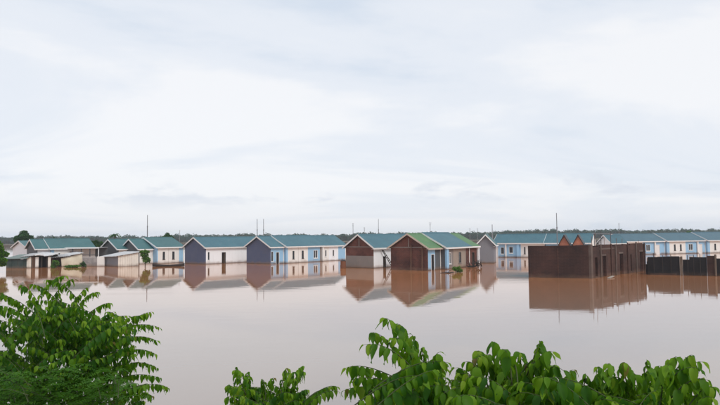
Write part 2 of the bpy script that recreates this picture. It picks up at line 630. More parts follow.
def house(name, label, P, th, W, L, eave, ridge, gable_mat, roof_m, side, trim=M_TRIM, over=0.28, gable_lower=None,
          over_far=0.05, side_over=0.34, group=None, ring=False, back_mat=None):
    """local x runs along the long wall (which faces -y), local y along the gable (which faces -x); P is the corner between them"""
    e = thing(name, label, 'house', (P.x, P.y, 0), th, group)
    # gable wall facing the viewer
    mid = W / 2
    zg = ridge - 0.10

    def gable(x, mat, nm, z_from=BASE):
        poly = [(x, 0, z_from), (x, W, z_from), (x, W, eave), (x, mid, zg), (x, 0, eave)]
        return part(nm, MB().prism(poly[::-1], (TH, 0, 0)), mat, e)
    if gable_lower:
        part('gable_wall', MB().prism([(0, 0, gable_lower[0]), (0, 0, eave), (0, mid, zg), (0, W, eave), (0, W, gable_lower[0])], (TH, 0, 0)), gable_mat, e)
        part('cement_band', MB().box(-0.03, TH, 0, W, BASE, gable_lower[0]), gable_lower[1], e)
    else:
        gable(0, gable_mat, 'gable_wall')
    gable(L - TH, back_mat or M_CREAM, 'end_wall')
    part('rear_wall', MB().box(TH, L - TH, W - TH, W, BASE, eave), back_mat or M_CREAM, e)
    # long wall in coloured panels
    for seg in side:
        xa, xb, mat = seg[:3]
        xa = max(xa, TH); xb = min(xb, L - TH)
        if xb - xa < 0.02:
            continue
        feats = seg[3] if len(seg) > 3 else []
        holes = [(f[1], f[2], f[3] if f[0] == 'window' else BASE, f[4]) for f in feats]
        part('wall_panel', MB().slab(xa, xb, 0, TH, BASE, eave, holes), mat, e)
        for f in feats:
            opening(e, f[0], f[1], f[2], f[3] if f[0] == 'window' else BASE, f[4], 0.0, f[5] if len(f) > 5 else None)
    # roof
    sl = (ridge - eave) / mid
    t = 0.07
    x0, x1 = -over, L + over_far
    ye = -side_over
    ze = eave - sl * side_over + 0.03
    rz = ridge + 0.03
    part('roof_slope', MB().prism([(x0, ye, ze), (x0, mid, rz), (x0, mid, rz + t), (x0, ye, ze + t)], (x1 - x0, 0, 0)), roof_m, e)
    part('roof_slope', MB().prism([(x0, W - ye, ze), (x0, W - ye, ze + t), (x0, mid, rz + t), (x0, mid, rz)], (x1 - x0, 0, 0)), roof_m, e)
    part('ridge_cap', MB().prism([(x0 - 0.01, mid - 0.14, rz + t - 0.14 * sl + 0.012), (x0 - 0.01, mid, rz + t + 0.012), (x0 - 0.01, mid + 0.14, rz + t - 0.14 * sl + 0.012),
                                  (x0 - 0.01, mid + 0.14, rz + t - 0.14 * sl + 0.035), (x0 - 0.01, mid, rz + t + 0.04), (x0 - 0.01, mid - 0.14, rz + t - 0.14 * sl + 0.035)][::-1], (x1 - x0 + 0.02, 0, 0)), roof_m, e)
    # barge boards and fascia
    bd = 0.17
    for sgn in (0, 1):
        yy = (lambda v: v) if sgn == 0 else (lambda v: W - v)
        poly = [(x0 - 0.04, yy(ye - 0.02), ze - bd + 0.06), (x0 - 0.04, yy(mid), rz - bd + 0.06), (x0 - 0.04, yy(mid), rz + t + 0.02), (x0 - 0.04, yy(ye - 0.02), ze + t + 0.02)]
        part('barge_board', MB().prism(poly if sgn else poly[::-1], (0.037, 0, 0)), trim, e)
    part('fascia', MB().box(x0, x1, ye - 0.045, ye - 0.003, ze - 0.12, ze + t - 0.015), trim, e)
    part('soffit', MB().box(x0 + 0.01, x1 - 0.01, ye + 0.003, -0.004, ze - 0.10, ze - 0.075), trim, e)
    if ring:
        part('ring_beam', MB().box(-0.025, 0.0 - 0.002, 0.05, W - 0.05, eave - 0.07, eave + 0.02), M_CEMENT, e)
        part('centre_strip', MB().box(-0.022, -0.002, mid - 0.05, mid + 0.05, eave + 0.03, zg - 0.35), M_CEMENT, e)
    return e


def column(e, x, mat, eave, wd=0.28, y=-0.26):
    part('column', MB().box(x, x + wd, y, y + 0.24, BASE, eave), mat, e)


def frame(th):
    return Vector((math.cos(th), math.sin(th), 0)), Vector((-math.sin(th), math.cos(th), 0))


def local_x(P, v, px):
    return solve_len(P, v, px)


def info(*a):
    print('INFO', *a)


TER = 'attached houses of the flooded estate'

# ---- row D: white house with slate gable
th = R(50)
v, u = frame(th)
P = on_water(205, 264.2)
W = solve_len(P, u, 184.8)
L = 12.0
lx = lambda px: local_x(P, v, px)
house('slate_gable_house', 'white house with slate blue gable wall and one dark doorway', P, th, W, L, 2.5, 3.8, M_SLATE, M_TEAL,
      [(0, L, M_WHITE, [('window', lx(207.6), lx(209.6), 0.55, 1.75), ('open', lx(221.8), lx(225.6), BASE, 1.62, M_DWOOD)])], group=TER)
info('D', P, W)

# ---- row E
P = on_water(270, 264.0)
W = solve_len(P, u, 246.6)
L = solve_len(P, v, 284)
lx = lambda px: local_x(P, v, px)
house('slate_gable_house', 'house with slate blue gable and pale blue window wall, right of the white house', P, th, W, L, 2.5, 3.85, M_SLATE, M_TEAL,
      [(0, L, M_BLUE, [('window', lx(271.0), lx(273.3), 0.35, 1.75), ('door', lx(276.0), lx(279.2), BASE, 1.65)])], group=TER)
info('E', P, W, L)
off = 0.45
P2 = P + v * (L + 0.03) - u * off
W2 = W + 2 * off
lx = lambda px: local_x(P2, v, px)
L2 = lx(323)
e = house('blue_white_unit', 'attached unit with cream panel, two slit windows and a blue window bay', P2, th, W2, L2, 2.5, 3.95, M_BLUE, M_TEAL,
          [(0, lx(288), M_BLUE), (lx(288), lx(298.3), M_CREAM, [('window', lx(292.6), lx(294.3), 0.6, 1.75, M_DWOOD)]),
           (lx(298.5), lx(308), M_CREAM, [('window', lx(301.8), lx(303.6), 0.6, 1.75, M_DWOOD)]),
           (lx(308), lx(320), M_BLUE, [('window', lx(313.5), lx(317.6), 0.55, 1.75)]), (lx(320), L2, M_CEMENT)], group=TER)
column(e, lx(321.5), M_CREAM, 2.36, 0.25)
P3 = P2 + v * (L2 + 0.03) + u * 0.5
W3 = W2 - 1.0
lx = lambda px: local_x(P3, v, px)
L3 = lx(346)
e = house('blue_white_unit', 'far unit with pale wall and two windows just left of the first brown gable', P3, th, W3, L3, 2.5, 3.9, M_CREAM, M_TEAL,
          [(0, lx(329), M_CREAM, [('window', lx(325), lx(326.6), 0.7, 1.7)]), (lx(329), lx(338.3), M_WHITE, [('window', lx(332.6), lx(334.2), 0.7, 1.7)]),
           (lx(338.3), L3, M_BLUE)], group=TER)

# ---- row F : first brown gable
th = R(52)
v, u = frame(th)
P = on_water(373, 268.3)
W = solve_len(P, u, 346)
L = 12.0
lx = lambda px: local_x(P, v, px)
PF, vF, uF = P, v, u
house('brown_gable_house', 'house with brown brick gable above a grey cement band and white side wall', P, th, W, L, 2.55, 3.95, M_BRICK2, M_TEAL,
      [(0, L, M_WHITE, [('open', lx(383.2), lx(385.8), BASE, 1.35, M_DWOOD)])], trim=M_TRIM, gable_lower=(1.45, M_CEMENT), group=TER, ring=True)
info('F', P, W)
xl = lx(381.0)
lad = thing('ladder', 'dark wooden ladder leaning on the white side wall beside the doorway', 'ladder', PF + vF * lx(386) - uF * 0.5, th)
lb = lambda x, y, z: (x, y, z)
for s in (0.0, 0.42):
    part('rail', MB().tube([(1.05, 0.0 - s * 0.9, -0.5), (-1.1, 0.30 - s * 0.35, 2.15)], 0.045, 5), M_DWOOD, lad)
for i in range(9):
    k = 0.08 + i * 0.108
    a = Vector((1.05, 0.0, -0.5)).lerp(Vector((-1.1, 0.30, 2.15)), k)
    b = Vector((1.05, -0.378, -0.5)).lerp(Vector((-1.1, 0.153, 2.15)), k)
    part('rung', MB().tube([a, b], 0.03, 5), M_DWOOD, lad)

# ---- row G : second brown gable, green roof
th = R(55)
v, u = frame(th)
P = on_water(427.5, 270.6)
W = solve_len(P, u, 391)
L = solve_len(P, v, 441)
lx = lambda px: local_x(P, v, px)
e = house('brown_gable_house', 'house with large dark brown brick gable and green roof', P, th, W, L, 2.55, 3.98, M_BRICK, M_GREEN,
          [(0, lx(430.6), M_BLUE), (lx(430.6), lx(435.3), M_BLUE, [('door', lx(431.2), lx(434.6), BASE, 1.75)]), (lx(435.3), L, M_DGREY)],  # end panel dark grey: shadow beside the projecting unit painted in
          trim=M_TRIMB, group=TER, ring=True)
for fy in (0.42, 0.12):
    part('timber_prop', MB().tube([(-0.22, W * fy, BASE), (-0.1, W * fy, 2.75)], 0.06, 6), M_TIMBER, e)
info('G', P, W, L)
off = 0.5
P2 = P + v * (L + 0.03) - u * off
W2 = W + 2 * off
lx = lambda px: local_x(P2, v, px)
L2 = lx(470)
e = house('weathered_unit', 'attached unit with mud-stained wall, white framed windows and blue corner column', P2, th, W2, L2, 2.55, 4.08, M_DGREY, M_TEAL,
          [(0, lx(453.5), M_CEMENT, [('window', lx(448.4), lx(451.2), 0.55, 1.85)]),
           (lx(453.5), lx(466), M_DIRTY, [('window', lx(458.8), lx(461.4), 0.55, 1.85, M_CEMENT)]), (lx(466), L2, M_BRICK2)], group=TER, trim=M_TRIM)
column(e, 0.0, M_BLUE, 2.36, 0.5)
P3 = P2 + v * (L2 + 0.03) + u * 0.15
lx = lambda px: local_x(P3, v, px)
L3 = lx(478)
e = house('weathered_unit', 'end unit with green roof, brown brick wall and white corner post', P3, th, W2 - 0.3, L3, 2.55, 3.98, M_BRICK2, M_GREEN,
          [(0, L3, M_BRICK2, [('open', lx(472.2), lx(474.5), BASE, 1.7, M_DWOOD)])], trim=M_TRIMW, group=TER)
column(e, L3 - 0.34, M_WHITE, 2.36, 0.3)
PG3, vG, uG = P3, v, u

# ---- H : grey gable
th = R(73)
v, u = frame(th)
P = on_water(494, 263.2)
W = solve_len(P, u, 478.3)
house('grey_gable_house', 'house with plain grey gable wall and bright white barge boards', P, th, W, 3.5, 2.7, 3.8, M_GREY, M_TEALG,
      [(0, 3.5, M_GREY)], trim=M_TRIMW, group=TER)
info('H', P, W)

# ---- I : blue houses behind the brick shell (they face the other way)
th = R(-28)
v, u = frame(th)
P = on_water(494.5, 257.2)
lx = lambda px: local_x(P, v, px)
L = lx(545)
e = house('blue_wall_house', 'bright blue house with white door and window left of the dark brick shell', P, th, 5.4, L, 2.5, 3.85, M_BLUE, M_TEAL,
          [(0, lx(500), M_BLUE, [('door', lx(495.6), lx(498.2), BASE, 1.75, M_TRIMW)]), (lx(500), lx(506), M_BLUE, [('window', lx(500.9), lx(504.4), 0.55, 1.7)]),
           (lx(506), lx(516.5), M_BLUE, [('window', lx(509.2), lx(513.2), 0.7, 1.8)]), (lx(516.5), lx(521), M_BLUE), (lx(521), L, M_CREAM, [('window', lx(524.3), lx(525.6), 0.6, 1.75, M_DWOOD)])],
          trim=M_TRIM, group=TER, over=0.2)
column(e, lx(505.6), M_CREAM, 2.36, 0.22)
column(e, lx(517.2), M_BLUE, 2.36, 0.4)
info('I', P, L)
P = on_water(546, 257.6)
th = R(-28)
lx = lambda px: local_x(P, v, px)
L = lx(592)
house('blue_wall_house', 'far house showing only teal roof and blue eaves above the brick shell', P, th, 5.2, L, 2.5, 3.85, M_BLUE, M_TEAL,
      [(0, L, M_BLUE)], trim=M_TRIMW, group=TER)

# two small brick gables over the brick shell
for px, lab in ((571.5, 'left of two small orange brick gables seen over the dark brick shell'), (585.5, 'right of two small orange brick gables seen over the dark brick shell')):
    th = R(62)
    v, u = frame(th)
    P = on_water(px - 1.6, 260.5)
    W = solve_len(P, u, px - 12.0)
    house('brick_gable_house', lab, P, th, W, 1.5, 2.35, 3.66, M_ORANGE, M_DROOF, [(0, 1.5, M_ORANGE)], trim=M_DWOOD, over=0.12, group='small brick gables')

# ---- right row
th = R(19)
v, u = frame(th)
P = on_water(623, 254.9)
W = 5.2
labs = ['leftmost unit of the right row, cream wall half hidden by the brick shell',
        'middle unit of the right row with two slit windows and a blue window bay',
        'rightmost unit of the right row, cut by the picture edge']
edges = [623, 665.6, 706, 748]
for i in range(3):
    lx = lambda px: local_x(P, v, px)
    a = edges[i]
    L = lx(edges[i + 1]) - 0.03
    side = [(0, lx(a + 4.2), M_BLUE), (lx(a + 4.2), lx(a + 12.2), M_CREAM, [('window', lx(a + 8.6), lx(a + 10.2), 0.6, 1.75, M_DWOOD)]),
            (lx(a + 12.2), lx(a + 20.2), M_CREAM, [('window', lx(a + 14.6), lx(a + 16.2), 0.6, 1.75, M_DWOOD)]),
            (lx(a + 20.2), lx(a + 31), M_BLUE, [('window', lx(a + 23.2), lx(a + 27.4), 0.6, 1.8)]),
            (lx(a + 31), L, M_BLUE, [('door', lx(a + 33), lx(a + 36.8), BASE, 1.75, M_TRIMW)])]
    e = house('row_house', labs[i], P, th, W, L, 2.5, 3.72 + 0.1 * i, M_BLUE, M_TEALB, side, trim=M_TRIM, group='houses of the right row', over=0.2)
    column(e, lx(a + 31.2), M_CREAM, 2.36, 0.24)
    if i < 2:
        P = P + v * (L + 0.03) - u * 0.4
        W += 0.8
info('R', P)

# ---- between: pale house with bare roof frame
th = R(30)
v, u = frame(th)
P = on_water(611, 257.0)
W = solve_len(P, u, 599)
e = house('pale_gable_house', 'pale gabled house behind the brick shell under bare scaffold poles', P, th, W, 4.0, 2.45, 3.55, M_WHITE, M_TEALD, [(0, 4.0, M_WHITE)], trim=M_TRIM)
sc = thing('scaffold', 'thin scaffold frame of poles and one rail above the brick shell', 'scaffold', on_water(604, 259.5))
o0 = on_water(604, 259.5)
ends = []
for px in (595, 601.5, 611.3):
    q = on_water(px, 259.5) - o0
    part('pole', MB().tube([(q.x, q.y, -0.5), (q.x, q.y, 4.35)], 0.05, 6), M_DSTEEL, sc)
    ends.append(q)
part('rail', MB().tube([(ends[0].x - 0.4, ends[0].y - 0.06, 3.85), (ends[2].x + 0.4, ends[2].y - 0.06, 3.8)], 0.045, 5), M_STEEL, sc)

# ---- row C : left middle
th = R(47)
v, u = frame(th)
P = on_water(117.5, 263.9)
W = solve_len(P, u, 101.5)
house('dark_gable_house', 'dark grey gable house standing behind the whitewashed plank shed, left of two', P, th, W, 9.0, 2.3, 3.62, M_DGREY, M_TEALG, [(0, 9, M_CREAM)], trim=M_TRIMW, group=TER)
info('C1', P, W)
P = on_water(138.5, 264.1)
W = solve_len(P, u, 122)
L = solve_len(P, v, 153)
house('dark_gable_house', 'dark grey gable house with cream side wall behind the small tree', P, th, W, L, 2.3, 3.62, M_DGREY, M_TEALG, [(0, L, M_CREAM)], trim=M_TRIMW, group=TER)
info('C2', P, W, L)
P2 = P + v * (L + 0.03) - u * 1.1
W2 = W + 2.2
L2 = local_x(P2, v, 184.0)
lx = lambda px: local_x(P2, v, px)
e = house('blue_white_unit', 'cream unit with two black slit windows and blue pilasters, left of the white house', P2, th, W2, L2, 2.5, 3.85, M_BLUE, M_TEALG,
          [(0, lx(157.2), M_BLUE), (lx(157.2), lx(168.4), M_CREAM, [('window', lx(162.6), lx(164.8), 0.6, 1.75, M_DWOOD)]),
           (lx(168.6), lx(179), M_CREAM, [('window', lx(172.2), lx(174.4), 0.6, 1.75, M_DWOOD)]), (lx(179), L2, M_BLUE)], trim=M_TRIMW, group=TER)
info('C3', P2, W2)

# ---- row B : far left
th = R(40)
v, u = frame(th)
P = on_water(27.5, 263.6)
W = solve_len(P, u, 12.5)
house('white_gable_house', 'white gable house at the far left behind the dark green shed', P, th, W, 3.5, 2.45, 3.5, M_WHITE, M_TEALG, [(0, 3.5, M_WHITE)], trim=M_TRIM, group=TER)
info('B1', P, W)
P = on_water(36, 266.2)
W = solve_len(P, u, 26.6)
L = solve_len(P, v, 50)
lx = lambda px: local_x(P, v, px)
house('grey_gable_house', 'house with narrow dark grey gable and white side wall, second from the left edge', P, th, W, L, 2.5, 3.72, M_DGREY, M_TEALG,
      [(0, lx(43), M_WHITE, [('window', lx(39), lx(41), 0.9, 1.8)]), (lx(43), L, M_WHITE)], trim=M_TRIM, group=TER)
info('B2', P, W, L)
P2 = P + v * (L + 0.03) - u * 0.4
lx = lambda px: local_x(P2, v, px)
L2 = lx(95)
house('long_roof_unit', 'long sea green roofed unit with blue and cream wall behind the sheds', P2, th, W + 0.8, L2, 2.5, 3.78, M_BLUE, M_TEALG,
      [(0, lx(54), M_BLUE), (lx(54), lx(66), M_CREAM, [('window', lx(58), lx(60), 0.9, 1.8)]), (lx(66), L2, M_CREAM)], trim=M_TRIM, group=TER)

# ------------------------------------------------------------------ brick shell (unfinished building) and low wall
A = on_water(528.6, 277.4)
B = on_water(591.4, 278.4)
D_ = on_water(646, 271.0)
vx = (D_ - B); Lr = vx.length; thj = math.atan2(vx.y, vx.x)
v, u = frame(thj)
# force a right angle: left wall runs along +u from corner B
WL = solve_len(B, (A - B).normalized(), 528.6)
ul = (A - B).normalized()
js = thing('brick_shell', 'roofless dark brown brick shell of an unfinished building standing in the flood', 'building', (B.x, B.y, 0), thj)
inv = Matrix.Rotation(-thj, 3, 'Z')
a2 = inv @ (A - B)          # direction of left wall in local frame
JH = 2.8


def jl(px):
    return solve_len(B, v, px)


def ragged_wall(name, p0, p1, h0, h1, mat, thick, holes=(), step=0.62, rag=0.10, seed=1):
    """wall between two local points; courses stop at uneven heights; holes are (a, b, za, zb) along its length"""
    r = random.Random(seed)
    d = Vector((p1[0] - p0[0], p1[1] - p0[1], 0)); ln = d.length; d.normalize()
    nrm = Vector((-d.y, d.x, 0)) * thick
    cuts = sorted({0.0, ln, *[h for hh in holes for h in hh[:2]]} | {round(step * i + r.uniform(-.15, .15), 3) for i in range(1, int(ln / step))})
    cuts = [c for c in cuts if 0 <= c <= ln]
    mb = MB()
    o = Vector((p0[0], p0[1], 0))
    for c0, c1 in zip(cuts, cuts[1:]):
        if c1 - c0 < 0.03:
            continue
        top = h0 + (h1 - h0) * (c0 / ln) - round(r.random() * rag / 0.13 * 1.5) * 0.13 * (r.random() < 0.5)
        z = BASE
        spans = []
        for hh in sorted(holes, key=lambda q: q[2]):
            if hh[0] <= c0 + 1e-6 and hh[1] >= c1 - 1e-6:
                if hh[2] > z:
                    spans.append((z, hh[2]))
                z = hh[3]
        spans.append((z, top))
        for za, zb in spans:
            if zb - za < 0.02:
                continue
            a, b = o + d * c0, o + d * c1
            mb.prism([(a.x, a.y, za), (b.x, b.y, za), (b.x, b.y, zb), (a.x, a.y, zb)], nrm)
    return mb


part('front_wall', ragged_wall('w', (0, 0), (a2.x, a2.y), 2.83, 2.8, M_DBRICK, -0.22, rag=0.05, step=1.1, seed=3), M_DBRICK, js)
tj = solve_len(B, ul, 558.4)
pj = Vector((a2.x, a2.y, 0)).normalized()
nj = Vector((-pj.y, pj.x, 0))
c_ = pj * tj
part('wall_joint', MB().prism([tuple(c_ - pj * 0.05 + Vector((0, 0, BASE)) + nj * 0.004), tuple(c_ + pj * 0.05 + Vector((0, 0, BASE)) + nj * 0.004), tuple(c_ + pj * 0.05 + Vector((0, 0, 2.6)) + nj * 0.004), tuple(c_ - pj * 0.05 + Vector((0, 0, 2.6)) + nj * 0.004)], nj * 0.03), M_JBRICK, js)
hs = []
for a, b, za, zb in ((594.5, 597.0, 0.1, 1.75), (602.6, 605.6, BASE, 1.85), (619.4, 622.8, BASE, 1.95), (639.8, 642.6, BASE, 2.0), (630.0, 631.4, 0.2, 1.8)):
    hs.append((jl(a), jl(b), za, zb))
part('side_wall', ragged_wall('w', (0.24, 0), (Lr, 0), 2.8, 2.86, M_JBRICK, 0.22, holes=hs, rag=0.13, seed=5), M_JBRICK, js)
part('rear_wall', ragged_wall('w', (a2.x, a2.y), (a2.x + Lr * 0.98, a2.y + 0.0), 2.7, 2.7, M_DBRICK, -0.22, seed=7), M_DBRICK, js)
part('end_wall', ragged_wall('w', (Lr, 0.0), (a2.x + Lr * 0.98, a2.y), 2.75, 2.7, M_DBRICK, 0.22, seed=9), M_DBRICK, js)
part('partition_wall', ragged_wall('w', (Lr * 0.45, 0.25), (a2.x + Lr * 0.45, a2.y - 0.3), 2.7, 2.6, M_DBRICK, 0.2, seed=10), M_DBRICK, js)
M_JCOL = paint('earthy_column', (0.085, 0.052, 0.040), var=0.3, stain=0.4)
part('column', MB().box(-0.06, 0.3, -0.06, 0.24, BASE, 2.9), M_JCOL, js)
for px in (601.0, 611.5, 616.0, 628.0, 636.5, 644.6):
    x = jl(px)
    part('column', MB().box(x - 0.09, x + 0.09, -0.09, -0.003, BASE, 2.72 + random.random() * 0.3), M_JCOL if px in (601.0, 616.0, 636.5) else M_JBRICK, js)
for px, h in ((594.0, 3.6), (598.0, 3.9), (606.5, 3.5), (618.5, 3.4), (624.2, 3.35), (640.5, 3.2)):
    x = jl(px)
    part('rebar', MB().tube([(x, 0.1, 2.5), (x + random.uniform(-.06, .06), 0.12, h)], 0.018, 5), M_RUST, js)
for hh in hs[1:4]:
    part('lintel', MB().box(hh[0] - 0.15, hh[1] + 0.15, -0.05, -0.004, hh[3], hh[3] + 0.15), M_JCOL, js)
part('tie_beam', MB().box(jl(600), jl(615), -0.03, -0.003, 2.42, 2.54), M_JCOL, js)
q = on_water(611, 278.0)
pk = obj('floating_plank', MB().prism([(-0.9, -0.12, -0.02), (0.9, -0.10, 0.05), (0.92, 0.10, 0.06), (-0.88, 0.12, -0.01)], (0, 0, 0.06)).mesh('floating_plank', paint('bleached_plank', (0.45, 0.40, 0.34), stain=0.2)), loc=(q.x, q.y, 0.03))
pk.rotation_euler = (0, 0, thj + 0.15)
pk['label'] = 'pale plank floating below the openings of the dark brick shell'
pk['category'] = 'plank'

# low blackened wall at the right edge
K0 = on_water(648, 274.6)
K1 = on_water(724, 276.2)
thk = math.atan2((K1 - K0).y, (K1 - K0).x)
Lk = (K1 - K0).length
vk, uk = frame(thk)
kw = thing('low_wall', 'long low blackened block wall in the water at the right edge', 'wall', (K0.x, K0.y, 0), thk)
kl = lambda px: solve_len(K0, vk, px)
c0 = kl(680.2)
c1 = kl(707.5)
part('wall_section', ragged_wall('w', (0, 0), (c0 - 0.02, 0), 1.62, 1.75, M_BLACK, 0.2, rag=0.14, step=0.4, seed=21), M_BLACK, kw)
part('wall_section', ragged_wall('w', (c0 + 0.24, 0), (c1 - 0.02, 0), 1.68, 1.62, M_BLACK, 0.2, rag=0.16, step=0.4, seed=22), M_BLACK, kw)
part('wall_section', ragged_wall('w', (c1 + 0.62, 0), (Lk, 0), 1.55, 1.5, M_BLACK, 0.2, rag=0.14, step=0.4, seed=23), M_BLACK, kw)
part('brick_pier', MB().box(c1, c1 + 0.6, -0.06, 0.3, BASE, 1.78), M_JBRICK, kw)
M_POST = paint('brown_post', (0.11, 0.075, 0.05), var=0.3, stain=0.4)
part('post', MB().box(c0, c0 + 0.22, -0.07, 0.2, BASE, 1.65), M_POST, kw)
part('post', MB().tube([(kl(716), -0.12, BASE), (kl(716), -0.1, 1.9)], 0.085, 7), M_POST, kw)
part('ledge', MB().box(0.2, c0 - 0.3, -0.2, -0.004, -0.3, 0.16), M_DBRICK, kw)
# dark return of the low wall towards the brick shell
part('return_wall', ragged_wall('w', (0.0, 0.22), (0.6, 5.5), 1.2, 1.1, M_BLACK, 0.2, rag=0.2, seed=31), M_BLACK, kw)
for i, px in enumerate((654.5, 663.0, 671.5, 688.5, 694.0, 701.0)):
    x = kl(px)
    part('stake', MB().tube([(x, -0.12, BASE), (x + random.uniform(-.05, .05), -0.1, random.uniform(1.8, 2.25))], 0.028, 5), M_DWOOD, kw)


# ------------------------------------------------------------------ sheds at the left
def sheet_roof(mb, x0, x1, y0, y1, z00, z10, z01, z11, n=28, amp=0.035):
    """corrugated sheet with corner heights z(x,y); ribs run along y"""
    vs, fs = [], []
    for i in range(n * 2 + 1):
        t = i / (n * 2)
        x = x0 + (x1 - x0) * t
        a = amp if i % 2 else -amp
        for k, y in ((0, y0), (1, y1)):
            z = (z00 * (1 - t) + z10 * t) if k == 0 else (z01 * (1 - t) + z11 * t)
            vs += [(x, y, z + a), (x, y, z + a - 0.02)]
    for i in range(n * 2):
        o = i * 4
        p = o + 4
        fs += [(o, p, p + 2, o + 2), (o + 1, o + 3, p + 3, p + 1), (o, o + 1, p + 1, p), (o + 2, p + 2, p + 3, o + 3)]
    fs += [(0, 2, 3, 1)]
    o = n * 8
    fs += [(o, o + 1, o + 3, o + 2)]
    return mb.add(vs, fs)


def shed_frame(px0, px1, py0, py1):
    a, b = on_water(px0, py0), on_water(px1, py1)
    th = math.atan2((b - a).y, (b - a).x)
    return a, th, (b - a).length


# whitewashed plank shed
a, th, ln = shed_frame(118.2, 138.6, 266.8, 265.8)
s = thing('plank_shed', 'whitewashed plank shed with slanting pale tin roof beside the small tree', 'shed', (a.x, a.y, 0), th)
npl = 9
for i in range(npl):
    x0 = ln * i / npl
    x1 = ln * (i + 1) / npl - 0.025
    dz = random.uniform(-0.03, 0.03)
    part('plank', MB().box(x0, x1, random.uniform(-0.012, 0.012), 0.05, BASE, 1.42 + 0.42 * i / npl + dz), M_PLANK, s)
v_, u_ = frame(th)
wl = solve_len(a, Vector((-0.72, 0.69, 0)), 102.8)
q = Vector((-0.72, 0.69, 0)) * wl
q = Matrix.Rotation(-th, 3, 'Z') @ q
part('side_wall', MB().prism([(0, 0.06, BASE), (q.x, q.y, BASE), (q.x, q.y, 1.25), (0, 0.06, 1.4)], (0.05, 0.05, 0)), M_GREY, s)
part('rear_wall', MB().prism([(q.x + 0.1, q.y, BASE), (q.x + ln, q.y, BASE), (q.x + ln, q.y, 1.7), (q.x + 0.1, q.y, 1.3)], (0, 0.05, 0)), M_WOOD, s)
mb = MB()
sheet_roof(mb, 0, 1, 0, 1, 0, 0, 0, 0)
for i, (x, y, z) in enumerate(mb.v):
    e0 = Vector((-0.45, -0.3, 0)); e1 = Vector((ln + 0.4, -0.3, 0)); f0 = Vector((q.x - 0.4, q.y + 0.2, 0)); f1 = Vector((q.x + ln + 0.3, q.y + 0.2, 0))
    lo = e0.lerp(e1, x); hi = f0.lerp(f1, x); p = lo.lerp(hi, y)
    zz = (1.47 + 0.5 * x) * (1 - y) + (1.30 + 0.62 * x) * y
    mb.v[i] = (p.x, p.y, zz + z)
part('roof_sheet', mb, M_TINW, s)
info('shed', ln, wl)

# dark green shed
a, th, ln = shed_frame(6, 23.2, 268.2, 268.2)
s = thing('dark_green_shed', 'low dark green sheet-metal shed at the left picture edge', 'shed', (a.x, a.y, 0), th)
for i in range(6):
    part('wall_sheet', MB().box(ln * i / 6, ln * (i + 1) / 6 - 0.02, 0 if i % 2 else 0.015, 0.06, BASE, 1.18), M_DGREEN, s)
part('side_wall', MB().box(ln - 0.07, ln, 0.07, 2.6, BASE, 1.2), M_DGREEN, s)
part('side_wall', MB().box(0, 0.06, 0.07, 2.6, BASE, 1.2), M_DGREEN, s)
part('roof_sheet', sheet_roof(MB(), -0.3, ln + 0.4, -0.25, 2.9, 1.24, 1.3, 1.72, 1.8), M_TING, s)

# open shed on cream and brown posts
a, th, ln = shed_frame(23.4, 51, 268.0, 267.6)
s = thing('open_shed', 'open-fronted shed on cream panels and brown posts under ragged tin sheets', 'shed', (a.x, a.y, 0), th)
loc = lambda px: ln * (px - 23.4) / 27.6
for x0, x1, mat in ((23.6, 27.0, M_CREAM), (27.1, 31.0, M_PLANK), (35.2, 38.4, M_CREAM), (47.8, 50.6, M_PLANK)):
    part('front_panel', MB().box(loc(x0), loc(x1), 0, 0.05, BASE, 1.45), mat, s)
for x0 in (32.0, 33.6, 40.8, 46.6):
    part('post', MB().box(loc(x0), loc(x0) + 0.14, -0.04, 0.10, BASE, 1.5), M_TIMBER if x0 < 36 else M_DWOOD, s)
part('rear_wall', MB().box(0, ln, 2.4, 2.46, BASE, 1.7), M_DWOOD, s)
part('side_wall', MB().box(-0.02, 0.04, 0.1, 2.4, BASE, 1.45), M_PLANK, s)
part('roof_sheet', sheet_roof(MB(), -0.25, ln * 0.42, -0.35, 2.6, 1.50, 1.66, 1.85, 1.95, 12), M_TIN, s)
part('roof_sheet', sheet_roof(MB(), ln * 0.40, ln * 0.78, -0.45, 2.6, 1.74, 1.62, 2.0, 1.95, 11), M_TINW, s)
part('roof_sheet', sheet_roof(MB(), ln * 0.76, ln * 1.06, -0.30, 2.6, 1.55, 1.66, 1.9, 1.95, 9), M_TINW, s)
part('loose_board', MB().prism([(loc(36), -0.5, 1.62), (loc(45), -0.5, 1.80), (loc(45), -0.5, 1.86), (loc(36), -0.5, 1.68)], (0, 0.2, 0)), M_TRIMW, s)

# leaning tarpaulin shelter
a, th, ln = shed_frame(61, 82, 266.8, 266.0)
s = thing('tarpaulin_shelter', 'sagging shelter walled with cream tarpaulin under a sloping tin roof', 'shelter', (a.x, a.y, 0), th)
vs, fs = [], []
nn, mm = 12, 6
for i in range(nn + 1):
    for j in range(mm + 1):
        t, k = i / nn, j / mm
        vs.append((ln * (t * 0.98 + 0.05 * (1 - k)), 0.08 * math.sin(t * 9 + k * 2) - 0.10 * (1 - k) + 0.05 * math.sin(k * 7), BASE + (1.15 + 0.55 * t - BASE) * k))
for i in range(nn):
    for j in range(mm):
        o = i * (mm + 1) + j
        fs.append((o, o + mm + 1, o + mm + 2, o + 1))
vb = [(x, y + 0.02, z) for x, y, z in vs]
n0 = len(vs)
part('tarpaulin', MB().add(vs + vb, fs + [tuple(n0 + i for i in f[::-1]) for f in fs]), M_TARP, s, True)
for x in (0.05, ln * 0.5, ln - 0.1):
    part('pole', MB().tube([(x, 0.2, BASE), (x, 0.2, 1.35 + 0.4 * x / ln)], 0.05, 6), M_DWOOD, s)
part('rear_wall', MB().box(-0.9, ln, 2.3, 2.36, BASE, 1.55), M_WOOD, s)
part('side_wall', MB().box(-1.0, -0.95, 0.3, 2.3, BASE, 1.3), M_RUST, s)
